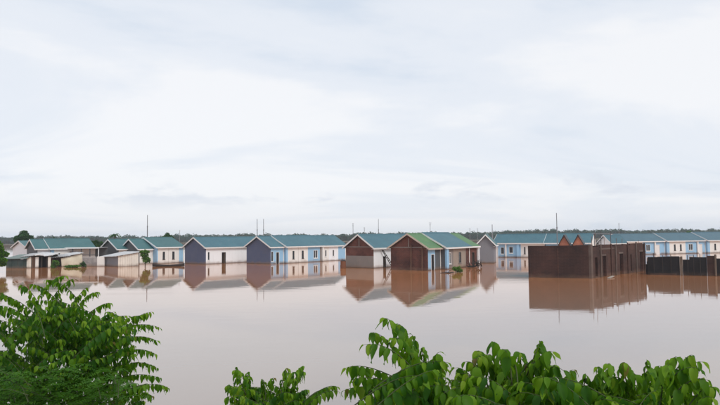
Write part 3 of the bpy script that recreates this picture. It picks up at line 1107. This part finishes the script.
part('roof_sheet', sheet_roof(MB(), -1.3, ln * 0.42, -0.35, 2.6, 1.28, 1.50, 1.50, 1.65, 10), M_TIN, s)
part('roof_sheet', sheet_roof(MB(), ln * 0.40, ln + 0.15, -0.30, 2.6, 1.56, 1.86, 1.70, 1.95, 10), M_TINW, s)

# canopy with white fascia
a, th, ln = shed_frame(64, 98.5, 265.3, 265.0)
s = thing('porch_canopy', 'dark open porch with thin white fascia behind the tarpaulin shelter', 'porch', (a.x, a.y, 0), th)
part('roof_slab', MB().box(-0.1, ln + 0.1, -0.2, 3.0, 2.48, 2.55), M_TIN, s)
part('fascia', MB().box(-0.12, ln + 0.12, -0.25, -0.205, 2.40, 2.58), M_TRIMW, s)
for i in range(5):
    x = ln * i / 4
    part('post', MB().box(x - 0.05, x + 0.05, -0.1, 0.0, BASE, 2.48), M_TRIMW if i == 4 else M_DSTEEL, s)
part('rear_wall', MB().box(0, ln, 2.9, 2.98, BASE, 2.48), M_DGREY, s)
part('rail', MB().box(0, ln, -0.12, -0.06, 1.45, 1.52), M_DSTEEL, s)
part('curtain', MB().box(ln * 0.04, ln * 0.40, 0.35, 0.4, 1.5, 2.0), paint('faded_curtain', (0.25, 0.18, 0.17), stain=0), s)

# grey block yard wall
a, th, ln = shed_frame(82.5, 104.5, 266.3, 266.2)
s = thing('yard_wall', 'grey concrete block yard wall between the tarpaulin shelter and the plank shed', 'wall', (a.x, a.y, 0), th)
part('wall_section', ragged_wall('w', (0, 0), (ln * 0.66, 0), 1.25, 1.2, M_BLOCK, 0.15, rag=0.12, step=0.5, seed=41), M_BLOCK, s)
part('wall_section', ragged_wall('w', (ln * 0.665, -0.03), (ln, -0.03), 1.35, 1.35, M_CREAM, 0.15, rag=0.03, step=0.6, seed=42), M_CREAM, s)
part('coping', MB().box(0.0, ln * 0.6, -0.03, 0.2, 1.262, 1.32), M_TRIM, s)


# ------------------------------------------------------------------ small things in the water
def canoe(label, px, py, length, rz):
    q = on_water(px, py)
    e = thing('canoe', label, 'canoe', (q.x, q.y, 0), rz)
    n = 14
    vs = []
    fs = []
    for i in range(n + 1):
        t = i / n * 2 - 1
        hw = 0.36 * max(0.0, 1 - abs(t) ** 2.6) ** 0.8 + 0.015
        zt = 0.22 + 0.22 * t * t
        x = t * length / 2
        for (yy, z) in ((-1, zt), (-0.8, 0.02), (0, -0.10 + 0.18 * t * t), (0.8, 0.02), (1, zt), (0.9, zt), (0.0, -0.04 + 0.2 * t * t), (-0.9, zt)):
            vs.append((x, yy * hw, z))
    k = 8
    for i in range(n):
        for j in range(k):
            fs.append((i * k + j, (i + 1) * k + j, (i + 1) * k + (j + 1) % k, i * k + (j + 1) % k))
    fs.append(tuple(range(k)))
    fs.append(tuple(n * k + j for j in range(k))[::-1])
    part('hull', MB().add(vs, fs), M_DWOOD, e, True)
    for x in (-0.22, 0.2):
        part('thwart', MB().box(x * length - 0.09, x * length + 0.09, -0.31, 0.31, 0.17, 0.2), M_WOOD, e)
    return e


canoe('dark slender canoe moored along the cream unit left of the white house', 168.5, 266.4, 4.2, R(8))

# rusty drum beside the first brown gable
q = on_water(343.2, 268.0)
e = thing('oil_drum', 'rusty brown drum half under water left of the first brown gable', 'drum', (q.x, q.y, 0))
part('barrel', MB().tube([(0, 0, -0.5), (0, 0, 0.0), (0, 0, 0.03), (0, 0, 0.35), (0, 0, 0.38), (0, 0, 0.85)], [0.33, 0.33, 0.36, 0.36, 0.33, 0.33], 14), M_RUST, e)
part('rim', MB().tube([(0, 0, 0.85), (0, 0, 0.9)], 0.36, 14), M_DSTEEL, e)
part('barrel_lid', MB().tube([(0.03, 0, 0.9), (0.05, 0, 0.98)], [0.28, 0.2], 12), M_DWOOD, e)

# tangle of driftwood at the end unit
q = on_water(474, 267.2)
e = thing('driftwood_heap', 'dark tangled heap of driftwood branches beside the white corner post', 'driftwood', (q.x, q.y, 0))
r = random.Random(5)
for i in range(26):
    x, y = r.uniform(-0.8, 0.9), r.uniform(-0.4, 0.4)
    an = r.uniform(0, math.pi)
    ln = r.uniform(0.5, 1.1)
    dx, dz = math.cos(an) * ln * 0.7, abs(math.sin(an)) * ln * 0.9
    h = r.uniform(-0.2, 0.35)
    part('branch', MB().tube([(x - dx / 2, y, h), (x + r.uniform(-.1, .1), y + r.uniform(-.2, .2), h + dz * 0.6), (x + dx / 2, y + 0.1, h + dz)], [0.055, 0.04, 0.015], 5), M_DWOOD, e)

# drifting branch left of the floating bush
q = on_water(446, 273.2)
e = thing('drifting_branch', 'thin dark branch drifting by the blue corner column', 'branch', (q.x, q.y, 0))
part('limb', MB().tube([(-0.55, 0.1, 0.02), (-0.1, 0, 0.06), (0.35, -0.05, 0.04), (0.8, 0.0, 0.1)], [0.02, 0.05, 0.06, 0.03], 6), M_DWOOD, e)
part('side_twig', MB().tube([(0.2, -0.04, 0.05), (0.35, -0.1, 0.28), (0.62, -0.12, 0.36)], [0.035, 0.025, 0.01], 5), M_DWOOD, e)


# ------------------------------------------------------------------ masts and poles
def mast(label, px, ytop, base_px_y, rad=0.05, mat=None, kind=0, name='antenna_mast'):
    q = on_water(px, base_px_y)
    lo, hi = 2.0, 40.0
    for _ in range(50):
        mid = (lo + hi) / 2
        if proj((q.x, q.y, mid))[1] > ytop:
            lo = mid
        else:
            hi = mid
    h = lo
    e = thing(name, label, 'mast' if name == 'antenna_mast' else 'pole', (q.x, q.y, 0))
    lean = random.uniform(-0.006, 0.006) * h
    k = [0, 0.4, 0.4, 0.75, 0.75, 1]
    zz = [BASE + (h - BASE) * t for t in k]
    part('shaft', MB().tube([(lean * t, 0, z) for t, z in zip(k, zz)], [rad, rad, rad * .8, rad * .8, rad * .6, rad * .55], 7), mat or M_DSTEEL, e)
    if kind == 1:
        for i, dz in enumerate((0.15, 0.4, 0.62)):
            part('antenna_rod', MB().tube([(lean - 0.22 + 0.05 * i, 0, h - dz), (lean + 0.22 - 0.05 * i, 0, h - dz)], 0.012, 5), mat or M_DSTEEL, e)
    else:
        part('collar', MB().tube([(lean * .75, 0, zz[3] - 0.06), (lean * .75, 0, zz[3] + 0.06)], rad * 1.25, 7), mat or M_DSTEEL, e)
    return e


GP = 'thin masts above the roofs'
mast('tall dark mast rising above the cream unit at left', 147.2, 215, 258.0, 0.10, None, 0)
mast('dark thin mast above the slate gable house, left of a pair', 257.4, 219, 259.5, 0.075, None, 0)
mast('pale mast above the slate gable house, right of a pair', 263.6, 219, 259.5, 0.085, M_STEEL, 0)
mast('thin mast just left over the first brown gable', 353.3, 223, 258.0, 0.06, None, 1)
mast('short thin mast over the roof of the first brown gable house', 364.6, 227, 257.0, 0.05, None, 1)
mast('tall thin mast over the white side wall with the ladder', 378.6, 219, 259.0, 0.06, None, 0)
mast('thin mast above the green roof', 430.6, 222, 259.0, 0.045, None, 1)
mast('faint mast over the end unit, left of a pair', 470.3, 228, 254.0, 0.05, M_STEEL, 1)
mast('faint mast over the grey gable, right of a pair', 478.0, 228, 254.0, 0.05, M_STEEL, 1)
mast('grey mast standing between the grey gable and the blue house', 492.8, 224.5, 258.0, 0.10, M_STEEL, 0)
mast('tall pale pole rising from inside the dark brick shell', 558.2, 213, 267.6, 0.075, M_STEEL, 0, 'steel_pole')
mast('lattice-thin mast far behind the brick shell', 619.6, 223, 252.0, 0.07, M_STEEL, 1)
mast('thin mast above the long sea green roof', 83.4, 235.5, 263.0, 0.08, M_DSTEEL, 1)
mast('faint short mast right of the round treetop', 179.3, 230.0, 258.0, 0.05, M_STEEL, 1)


# ------------------------------------------------------------------ vegetation
def leaf_cards(centers, size, r, up=0.35, jitter=0.5):
    """diamond-shaped leaf cards (bent, two quads) at the given points -> vertices and faces as numpy arrays"""
    n = len(centers)
    c = np.asarray(centers, float)
    d = r.normal(size=(n, 3)); d[:, 2] = d[:, 2] * 0.6 - 0.15
    d /= np.linalg.norm(d, axis=1)[:, None]
    nr = r.normal(size=(n, 3)); nr[:, 2] = np.abs(nr[:, 2]) + up
    s = np.cross(nr, d); s /= np.linalg.norm(s, axis=1)[:, None] + 1e-9
    nn = np.cross(d, s)
    sz = size * (1 + jitter * (r.random(n) - 0.5))[:, None]
    a = c - d * sz * 0.5
    b = c + d * sz * 0.5
    m1 = c + s * sz * 0.34 + nn * sz * 0.08
    m2 = c - s * sz * 0.34 + nn * sz * 0.08
    V = np.stack([a, m1, b, m2], 1).reshape(-1, 3)
    k = np.arange(n) * 4
    F = np.stack([np.stack([k, k + 1, k + 2], 1), np.stack([k, k + 2, k + 3], 1)], 1).reshape(-1, 3)
    return V, F


def np_mesh(name, V, F, mat):
    me = bpy.data.meshes.new(name)
    n, f, k = len(V), len(F), F.shape[1]
    me.vertices.add(n)
    me.vertices.foreach_set('co', np.ascontiguousarray(V, dtype=np.float32).ravel())
    me.loops.add(f * k)
    me.loops.foreach_set('vertex_index', np.ascontiguousarray(F, dtype=np.int32).ravel())
    me.polygons.add(f)
    me.polygons.foreach_set('loop_start', np.arange(0, f * k, k, dtype=np.int32))
    me.polygons.foreach_set('loop_total', np.full(f, k, dtype=np.int32))
    me.update(calc_edges=True)
    me.validate()
    me.materials.append(mat)
    return me


def crown_points(r, lobes, n):
    """points in a set of ellipsoidal lobes, mostly near their surface"""
    vol = np.array([l[3] * l[4] for l in lobes]); vol = vol / vol.sum()
    pts = []
    for l, cnt in zip(lobes, (vol * n).astype(int) + 1):
        d = r.normal(size=(cnt, 3)); d /= np.linalg.norm(d, axis=1)[:, None]
        rad = r.random(cnt) ** 0.45
        pts.append(np.array(l[:3]) + d * rad[:, None] * np.array([l[3], l[3], l[4]]))
    return np.concatenate(pts)


def tree(name, label, cat, base, height, spread, mat, seed, n=1800, leaf=0.35, trunk=0.14, crown_from=0.4, group=None, lobes_n=9):
    r = np.random.default_rng(seed)
    e = thing(name, label, cat, base, 0, group)
    top = height * 0.72
    part('trunk', MB().tube([(0, 0, BASE), (0.05 * spread, 0, height * 0.25), (-0.04 * spread, 0.03 * spread, height * 0.5), (0, 0, top)], [trunk * 1.3, trunk, trunk * .75, trunk * .3], 7), M_BARK, e)
    lobes = [(0, 0, height * (0.5 + crown_from / 2), spread * 0.5, height * (1 - crown_from) * 0.42)]
    for i in range(lobes_n):
        an = i / lobes_n * 2 * math.pi + r.random()
        rr = spread * (0.35 + 0.3 * r.random())
        z = height * (crown_from + (1 - crown_from) * (0.15 + 0.65 * r.random()))
        lr = spread * (0.25 + 0.18 * r.random())
        lobes.append((math.cos(an) * rr, math.sin(an) * rr, z, lr, lr * 0.75))
        part('limb', MB().tube([(0, 0, height * (0.25 + 0.3 * r.random())), (math.cos(an) * rr * 0.5, math.sin(an) * rr * 0.5, z * 0.8), (math.cos(an) * rr, math.sin(an) * rr, z)], [trunk * .5, trunk * .35, trunk * .12], 5), M_BARK, e)
    P = crown_points(r, lobes, n)
    V, F = leaf_cards(P, leaf, r)
    obj('crown', np_mesh('crown', V, F, mat), e, kind='stuff')
    return e


def tree_px(name, label, cat, px, ytop, base_y, width_px, mat, seed, **kw):
    q = on_water(px, base_y)
    d = q.y
    h = CAM_H + (horizon(px) - ytop) * d / F_PX
    return tree(name, label, cat, (q.x, q.y, 0), h, width_px * d / F_PX / 2, mat, seed, **kw)


tree_px('broadleaf_tree', 'round dark green tree behind the white gable at far left', 'tree', 23.5, 228.6, 260.5, 22, M_FAR2, 1, n=4200, leaf=0.42, trunk=0.2, crown_from=0.38)
tree_px('broadleaf_tree', 'low dark tree between the porch and the dark gable house', 'tree', 95.5, 238.5, 262.5, 16, M_FAR2, 2, n=2200, leaf=0.36, crown_from=0.3)
tree_px('broadleaf_tree', 'rounded treetop over the roof of the cream unit at left', 'tree', 167, 231.2, 259.5, 15, M_FAR2, 3, n=2600, leaf=0.34, crown_from=0.35)
tree_px('small_tree', 'small leafy tree in the water between plank shed and cream unit', 'tree', 145.0, 248.0, 266.6, 13, M_FAR3, 4, n=1300, leaf=0.24, trunk=0.06, crown_from=0.06, lobes_n=12)
tree_px('edge_tree', 'leafy green tree cut by the left picture edge', 'tree', -3, 237.5, 272.5, 24, M_LEAF, 5, n=5200, leaf=0.30, trunk=0.12, crown_from=0.06)
tree_px('distant_shrub', 'dark conical treetop above the long sea green roof', 'tree', 53.5, 235.8, 258.5, 5, M_FAR2, 8, n=700, leaf=0.3, crown_from=0.3)
tree_px('distant_shrub', 'pale lime treetop over the ridge of the right row', 'tree', 691, 229.8, 252.3, 7.5, M_FAR3, 9, n=900, leaf=0.3, crown_from=0.4)

# palm
q = on_water(114.5, 260.5)
e = thing('palm_tree', 'small palm with drooping fronds above the dark gable roofs', 'palm', (q.x, q.y, 0))
hp = CAM_H + (horizon(114.5) - 235.8) * q.y / F_PX
part('trunk', MB().tube([(0, 0, BASE), (0.1, 0, hp * .5), (0, 0, hp)], [0.16, 0.13, 0.11], 8), M_BARK, e)
for i in range(13):
    an = i * 2.4
    ca, sa = math.cos(an), math.sin(an)
    ln = random.uniform(0.9, 1.3)
    vs, fs = [], []
    for j in range(8):
        t = j / 7
        x = ln * t
        z = hp + 0.42 * math.sin(t * 2.2) * (0.6 + 0.4 * (i % 3)) - 0.55 * t * t
        wd = 0.17 * math.sin(math.pi * min(1, t * 0.9 + 0.1)) + 0.01
        vs += [(ca * x - sa * wd, sa * x + ca * wd, z - 0.1), (ca * x, sa * x, z), (ca * x + sa * wd, sa * x - ca * wd, z - 0.1)]
    for j in range(7):
        o = j * 3
        fs += [(o, o + 1, o + 4, o + 3), (o + 1, o + 2, o + 5, o + 4)]
    part('frond', MB().add(vs, fs), M_FAR2, e)


def bush(name, label, px, py, wpx, hm, mat, seed, n=500, leaf=0.16):
    q = on_water(px, py)
    r = np.random.default_rng(seed)
    s_ = wpx * q.y / F_PX / 2
    e = thing(name, label, 'bush', (q.x, q.y, 0))
    for i in range(5):
        an = i * 1.3
        part('stem', MB().tube([(0.1 * math.cos(an), 0.1 * math.sin(an), -0.4), (s_ * .5 * math.cos(an), s_ * .3 * math.sin(an), hm * .7)], [0.03, 0.012], 5), M_BARK, e)
    lobes = [(r.uniform(-.6, .6) * s_, r.uniform(-.3, .3) * s_, hm * (0.2 + 0.5 * r.random()), s_ * 0.42, hm * 0.4) for _ in range(7)]
    P = crown_points(r, lobes, n)
    P = P[P[:, 2] > -0.05]
    V, F = leaf_cards(P, leaf, r)
    obj('foliage', np_mesh('foliage', V, F, mat), e, kind='stuff')
    return e


bush('floating_bush', 'green bush rising from the water before the mud-stained wall', 457.5, 272.6, 12, 0.62, M_FAR3, 61, 700, 0.14)
bush('waterside_bush', 'green bush climbing at the open shed beside the tarpaulin shelter', 55, 268.0, 11, 1.0, M_FAR3, 62, 800, 0.17)
bush('waterside_bush', 'low weeds along the foot of the cream tarpaulin', 72, 267.6, 20, 0.45, M_FAR3, 63, 800, 0.16)
bush('waterside_bush', 'dark weeds in the gap right of the tarpaulin shelter', 83, 267.2, 7, 0.8, M_FAR2, 64, 400, 0.16)

# far wood along the horizon: one mass
r = np.random.default_rng(77)
pts = []
for row in range(3):
    yy = 476 + row * 16
    x = -420.0
    while x < 420:
        x += r.uniform(3.0, 7.5)
        px = 360 + x / yy * F_PX
        env = 2.6 + 1.6 * np.clip((px - 380) / 200, 0, 1) + 1.2 * math.exp(-((px - 515) / 22) ** 2) + 0.5 * math.sin(x * 0.045) + 0.4 * math.sin(x * 0.13 + 1)
        h = CAM_H + (env + r.normal() * 0.75) * yy / F_PX
        s_ = r.uniform(2.6, 5.0)
        lob = [(x, yy, h - s_ * 0.8, s_, s_ * 0.8), (x + r.uniform(-2, 2), yy, h * 0.45, s_ * 1.2, h * 0.45)]
        pts.append(crown_points(r, lob, 420))
P = np.concatenate(pts)
V, F = leaf_cards(P, 1.15, r)
obj('far_wood', np_mesh('far_wood', V, F, M_FAR1), kind='stuff')


# ------------------------------------------------------------------ foreground shrubs: arching twigs with hanging leaflets
def leaf_mesh(name, mat, droop, fold, curl=0.0):
    ws = [0.03, 0.17, 0.22, 0.195, 0.12, 0.04, 0.0]
    ts = [0.0, 0.12, 0.32, 0.52, 0.72, 0.88, 1.0]
    vs, fs = [], []
    for i, wd in enumerate(ws):
        t = ts[i]
        x = math.sin(droop * t) / droop if droop > 0 else t
        z = -(1 - math.cos(droop * t)) / droop if droop > 0 else 0
        wv = 0.035 * math.sin(i * 2.1 + droop * 3)
        vs += [(x, wd + 0.05 * t * t * curl, z + fold * wd + wv), (x, 0.10 * t * t * curl, z), (x, -wd + 0.12 * t * t * curl, z + fold * wd - wv)]
    for i in range(len(ws) - 1):
        o = i * 3
        fs += [(o, o + 1, o + 4, o + 3), (o + 1, o + 2, o + 5, o + 4)]
    me = MB().add(vs, fs).mesh(name, mat, True)
    return me


LEAVES = {}
for key, mat in (('m', M_LEAF), ('y', M_LEAFY), ('d', M_LEAFS), ('r', M_LEAFR)):
    LEAVES[key] = [leaf_mesh('leaf', mat, dr, fo, cu) for dr, fo, cu in ((0.5, 0.3, 1.0), (0.9, 0.5, -1.2), (1.3, 0.15, 0.6), (0.7, 0.75, 1.6), (1.6, 0.35, -0.8))]


def mesh_arrays(me):
    V = np.array([v_.co[:] for v_ in me.vertices])
    F = np.array([p.vertices[:] for p in me.polygons])
    return V, F


LEAF_ARR = {k: [mesh_arrays(me) for me in v_] for k, v_ in LEAVES.items()}


def shrub(name, label, base_px, depth, tips, leaf_len, seed, fills=(), spacing=0.5, n_obj=300, stems=4, mates=1, sag=0.24, young=0.22, dark=0.5, crown_dz=0.0, cat='shrub'):
    """tips: (px, py, optional start px, py) ends of leafy twigs as seen; fills: boxes (x0, x1, y0, y1, count) of further twig ends"""
    r = random.Random(seed)
    base = at_depth(base_px, 405, depth)
    bz = bank_z(base.x, base.y)
    base = Vector((base.x, base.y, bz))
    e = thing(name, label, cat, base)
    jobs = []
    for t in tips:
        dd = depth + r.uniform(-0.35, 0.3)
        T = at_depth(t[0], t[1], dd)
        S = at_depth(t[2], t[3], dd + r.uniform(-0.1, 0.25)) if len(t) > 2 else None
        jobs.append((T, S, 0))
        for _ in range(mates):
            ox, oy = r.uniform(-9, 9) * leaf_len * 40 / depth / 1.0, r.uniform(3, 17) * leaf_len * 40 / depth
            jobs.append((at_depth(t[0] + ox, t[1] + oy, dd + r.uniform(-0.2, 0.2)), None if S is None else S + Vector((r.uniform(-.08, .08), r.uniform(-.1, .1), r.uniform(-.1, .05))), 0))
    for x0, x1, y0, y1, cnt in fills:
        for _ in range(cnt):
            dd = depth + r.uniform(-0.55, 0.75)
            jobs.append((at_depth(r.uniform(x0, x1), r.uniform(y0, y1), dd), None, 1))
    # main stems
    crown_c = at_depth(base_px, 420, depth)
    stem_tops = []
    xs_ = [j[0].x for j in jobs]
    for i in range(stems):
        fx = min(xs_) + (max(xs_) - min(xs_)) * (i + 0.5) / stems
        top = Vector((fx, base.y + r.uniform(-0.3, 0.3), crown_c.z + r.uniform(-0.15, 0.1)))
        mid = base.lerp(top, 0.5) + Vector((r.uniform(-.1, .1), 0, 0.1))
        pts_ = [base + Vector((0, 0, -0.1)) - base, mid - base, top - base]
        part('trunk' if i == 0 else 'branch', MB().tube(pts_, [0.035, 0.025, 0.012], 7), M_BARK, e, True)
        stem_tops.append(top)
    leaves = []
    for T, S, inner in jobs:
        if S is None:
            st = min(stem_tops, key=lambda q_: abs(q_.x - T.x) + r.uniform(0, 0.25))
            mx_, sx_ = (min(xs_) + max(xs_)) / 2, (max(xs_) - min(xs_)) / 2
            hv = Vector(((mx_ - T.x) / sx_ * 1.1 + r.uniform(-.45, .45), r.uniform(-.3, .6), 0))
            hv.normalize()
            ln0 = leaf_len * r.uniform(3.0, 5.0)
            S = T + hv * ln0 + Vector((0, 0, -ln0 * r.uniform(0.35, 0.9)))
        ln = (T - S).length
        ctrl = S.lerp(T, 0.62) + Vector((r.uniform(-.04, .04), r.uniform(-.04, .04), sag * ln + 0.04))
        B = lambda t_: S * (1 - t_) ** 2 + ctrl * (2 * t_ * (1 - t_)) + T * t_ ** 2
        n = max(4, int(ln / (leaf_len * spacing)))
        pl = [B(k / 8) - base for k in range(9)]
        part('twig', MB().tube(pl, [0.0042 - 0.0032 * k / 8 for k in range(9)], 5), M_TWIG, e, True)
        for k in range(n + 1):
            t_ = 0.06 + 0.94 * k / n
            p = B(t_)
            tan = (B(min(1, t_ + 0.02)) - B(max(0, t_ - 0.02))).normalized()
            lat = tan.cross(Vector((0, 0, 1)))
            if lat.length < 0.1:
                lat = Vector((1, 0, 0))
            lat.normalize()
            sides = (1, -1) if k < n else (0,)
            for sd in sides:
                dirv = lat * (sd * r.uniform(0.2, 0.75)) + tan * r.uniform(0.05, 0.4) + Vector((0, 0, -r.uniform(0.7, 1.25)))
                if sd == 0:
                    dirv = tan + Vector((0, 0, -0.6))
                if t_ > 0.85:
                    dirv += tan * 0.35
                dirv += Vector((r.uniform(-.3, .3), r.uniform(-.3, .3), r.uniform(-.1, .25)))
                dirv.normalize()
                upv = Vector((0, 0, 1)) + lat * (sd * 0.5) + Vector((r.uniform(-.35, .35), r.uniform(-.5, .1), 0))
                yv = upv.cross(dirv)
                if yv.length < 0.05:
                    yv = Vector((1, 0, 0))
                yv.normalize()
                zv = dirv.cross(yv)
                size = leaf_len * r.uniform(0.62, 1.2) * (0.62 if t_ > 0.97 else (0.85 if t_ > 0.85 else 1.0))
                rv = r.random()
                if t_ > 0.88:
                    key = 'y' if rv < 0.62 else ('r' if rv < 0.67 else 'm')
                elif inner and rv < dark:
                    key = 'd'  # darker leaves inside the crown: interior shade put into their colour
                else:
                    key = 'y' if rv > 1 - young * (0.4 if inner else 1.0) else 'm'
                mm_ = Matrix((dirv, yv, zv)).transposed().to_4x4()
                mm_ = Matrix.Translation(p - base) @ mm_ @ Matrix.Diagonal((size, size * r.uniform(0.8, 1.1), size, 1))
                px_, py_ = proj(p)
                vis = 1.0 if (-5 < px_ < 725 and py_ < 408) else 0.0
                score = vis * size / p.y * (1.0 if not inner else 0.85)
                leaves.append((score, key, r.randrange(5), mm_))
    leaves.sort(key=lambda q_: -q_[0])
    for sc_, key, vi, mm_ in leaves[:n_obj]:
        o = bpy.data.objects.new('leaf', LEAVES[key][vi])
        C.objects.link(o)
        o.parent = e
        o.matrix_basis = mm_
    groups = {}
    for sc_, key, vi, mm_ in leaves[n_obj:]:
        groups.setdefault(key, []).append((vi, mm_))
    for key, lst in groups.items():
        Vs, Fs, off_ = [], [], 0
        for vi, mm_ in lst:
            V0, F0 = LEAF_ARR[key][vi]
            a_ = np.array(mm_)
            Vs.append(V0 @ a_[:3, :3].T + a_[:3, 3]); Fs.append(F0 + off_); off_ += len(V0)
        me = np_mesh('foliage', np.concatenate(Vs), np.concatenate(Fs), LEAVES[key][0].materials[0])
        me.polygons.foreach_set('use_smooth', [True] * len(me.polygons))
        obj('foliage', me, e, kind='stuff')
    info(name, len(leaves), 'leaves', len(jobs), 'twigs')
    return e


# left tree
shrub('leafy_tree', 'tall leafy tree with hanging green leaflets filling the lower left corner', 80, 6.0,
      [(20, 284, 45, 318), (4, 297, 40, 320), (-8, 292, 28, 312), (-6, 306, 30, 322), (30, 284, 62, 306), (98, 292, 74, 312), (140, 316, 100, 336), (46, 280, 78, 300), (66, 276, 38, 298), (74, 279, 50, 302), (88, 287, 70, 315), (110, 303, 75, 325), (128, 316, 85, 335), (152, 312, 118, 336),
       (160, 328, 108, 334), (157, 341, 105, 345), (155, 354, 108, 356), (157, 368, 112, 368), (160, 378, 115, 380), (168, 388, 120, 392), (8, 318, 40, 338), (30, 300, 55, 325),
       (100, 318, 70, 340), (138, 330, 95, 345), (78, 296, 66, 325), (58, 292, 56, 325), (135, 346, 90, 356), (40, 312, 60, 340), (152, 396, 110, 402)],
      0.080, 3, mates=0, sag=0.12, fills=((-18, 60, 300, 332, 24), (26, 88, 302, 324, 24), (84, 122, 312, 334, 14), (12, 136, 322, 352, 80), (-22, 146, 346, 388, 115), (-20, 150, 382, 425, 80)), spacing=0.46, stems=5, cat='tree')
# middle shrub
shrub('leafy_shrub', 'small leafy shrub poking up at the bottom, between the two larger ones', 268, 4.5,
      [(236, 367, 246, 395), (248, 372, 254, 400), (227, 386, 248, 402), (262, 379, 266, 405), (287, 368, 278, 400), (303, 366, 288, 398), (296, 372, 284, 402), (337, 387, 300, 405),
       (322, 391, 298, 408), (274, 378, 272, 405), (226, 398, 250, 412)],
      0.074, 4, fills=((230, 308, 388, 404, 30), (230, 322, 402, 428, 26)), stems=4, spacing=0.42, sag=0.16)
# right shrubs
shrub('leafy_shrub', 'arching leafy shrub at bottom centre reaching highest above the water', 400, 3.8,
      [(384, 318, 412, 360), (398, 324, 415, 362), (371, 333, 408, 362), (364, 345, 412, 368), (346, 368, 410, 386), (343, 391, 408, 398), (411, 334, 420, 372), (423, 347, 428, 380), (440, 352, 432, 385),
       (392, 338, 415, 370), (352, 380, 405, 392), (430, 362, 425, 392)],
      0.096, 5, mates=0, fills=((412, 448, 362, 386, 14), (392, 455, 386, 404, 22), (356, 458, 402, 428, 30)), stems=4, spacing=0.42, sag=0.14)
shrub('leafy_shrub', 'wide leafy shrub with large drooping leaves across the lower right', 575, 3.4,
      [(477, 351, 500, 385), (494, 342, 505, 380), (503, 350, 512, 385), (518, 352, 520, 388), (541, 341, 525, 380), (553, 352, 530, 384), (555, 366, 528, 392), (465, 362, 490, 392), (455, 368, 486, 396), (448, 382, 484, 402), (597, 367, 602, 398),
       (607, 364, 615, 398), (625, 363, 630, 398), (647, 360, 640, 398), (660, 366, 650, 398), (677, 357, 655, 392), (692, 355, 660, 392), (702, 362, 664, 396), (707, 380, 668, 402), (574, 370, 566, 400), (585, 374, 580, 402)],
      0.102, 6, mates=2, fills=((474, 550, 376, 390, 16), (455, 560, 384, 396, 14), (596, 668, 386, 398, 16), (450, 680, 394, 410, 44), (450, 690, 406, 430, 44)), stems=7, spacing=0.42, sag=0.18)


def feathery(name, label, base_px, depth, boxpx, count, seed):
    """shrub of fine feathery leaves: fern-like sprays with tiny leaflets"""
    r = random.Random(seed)
    nr = np.random.default_rng(seed)
    base = at_depth(base_px, 405, depth)
    base = Vector((base.x, base.y, bank_z(base.x, base.y)))
    e = thing(name, label, 'shrub', base)
    x0, x1, y0, y1 = boxpx
    Vs, Fs, off_ = [], [], 0
    for i in range(count):
        T = at_depth(r.uniform(x0, x1), r.uniform(y0, y1), depth + r.uniform(-0.5, 0.4)) - base
        an = r.uniform(0, 2 * math.pi)
        hv = Vector((math.cos(an), math.sin(an) * 0.8, 0))
        S = T - hv * r.uniform(0.2, 0.32) + Vector((0, 0, r.uniform(-0.12, 0.02)))
        ctl = S.lerp(T, 0.5) + Vector((0, 0, 0.07))
        if i < 90:
            part('spray_stem', MB().tube([S, ctl * 0.5 + (S + T) * 0.25, T], [0.004, 0.003, 0.0015], 4), M_TWIG, e)
        n = 14
        for k in range(n):
            t_ = 0.15 + 0.85 * k / (n - 1)
            p = S * (1 - t_) ** 2 + ctl * (2 * t_ * (1 - t_)) + T * t_ ** 2
            lat = hv.cross(Vector((0, 0, 1)))
            for sd in (1, -1):
                d_ = (lat * sd + hv * 0.35 + Vector((0, 0, r.uniform(-0.5, 0.15)))).normalized()
                ln = 0.042 * (1 - 0.5 * abs(t_ - 0.5)) * r.uniform(0.8, 1.15)
                yv = Vector((0, 0, 1)).cross(d_).normalized()
                q0, q1, q2, q3 = p, p + d_ * ln * .5 + yv * ln * .2, p + d_ * ln, p + d_ * ln * .5 - yv * ln * .2
                Vs += [q0[:], q1[:], q2[:], q3[:]]
                Fs.append((off_, off_ + 1, off_ + 2, off_ + 3)); off_ += 4
    me = np_mesh('foliage', np.array(Vs), np.array(Fs), M_LEAFD2)
    obj('foliage', me, e, kind='stuff')
    for i in range(4):
        tp = at_depth(x0 + (x1 - x0) * (i + .5) / 4, y1, depth) - base
        part('stem', MB().tube([(0, 0, -0.1), tp * 0.5 + Vector((0, 0, 0.1)), tp], [0.02, 0.014, 0.006], 6), M_BARK, e)


M_LEAFD2 = leaf_mat('leaf_feathery', (0.05, 0.165, 0.010), (0.095, 0.235, 0.018))
feathery('feathery_shrub', 'fine-leaved feathery shrub at the very bottom left below the leafy tree', 60, 5.3, (-10, 122, 370, 425), 300, 9)


# ------------------------------------------------------------------ haze
hb = MB().box(-1300, 1300, -120, 1300, -1.8, 16.5)
M_HAZE = bpy.data.materials.new('haze_air')
M_HAZE.use_nodes = True
_t = M_HAZE.node_tree
_t.nodes.clear()
_o = _t.nodes.new('ShaderNodeOutputMaterial')
_v = _t.nodes.new('ShaderNodeVolumePrincipled')
_v.inputs['Color'].default_value = (0.78, 0.89, 1.0, 1)
_v.inputs['Density'].default_value = 0.00034
_t.links.new(_v.outputs[0], _o.inputs['Volume'])
obj('haze', hb.mesh('haze', M_HAZE), kind='stuff')
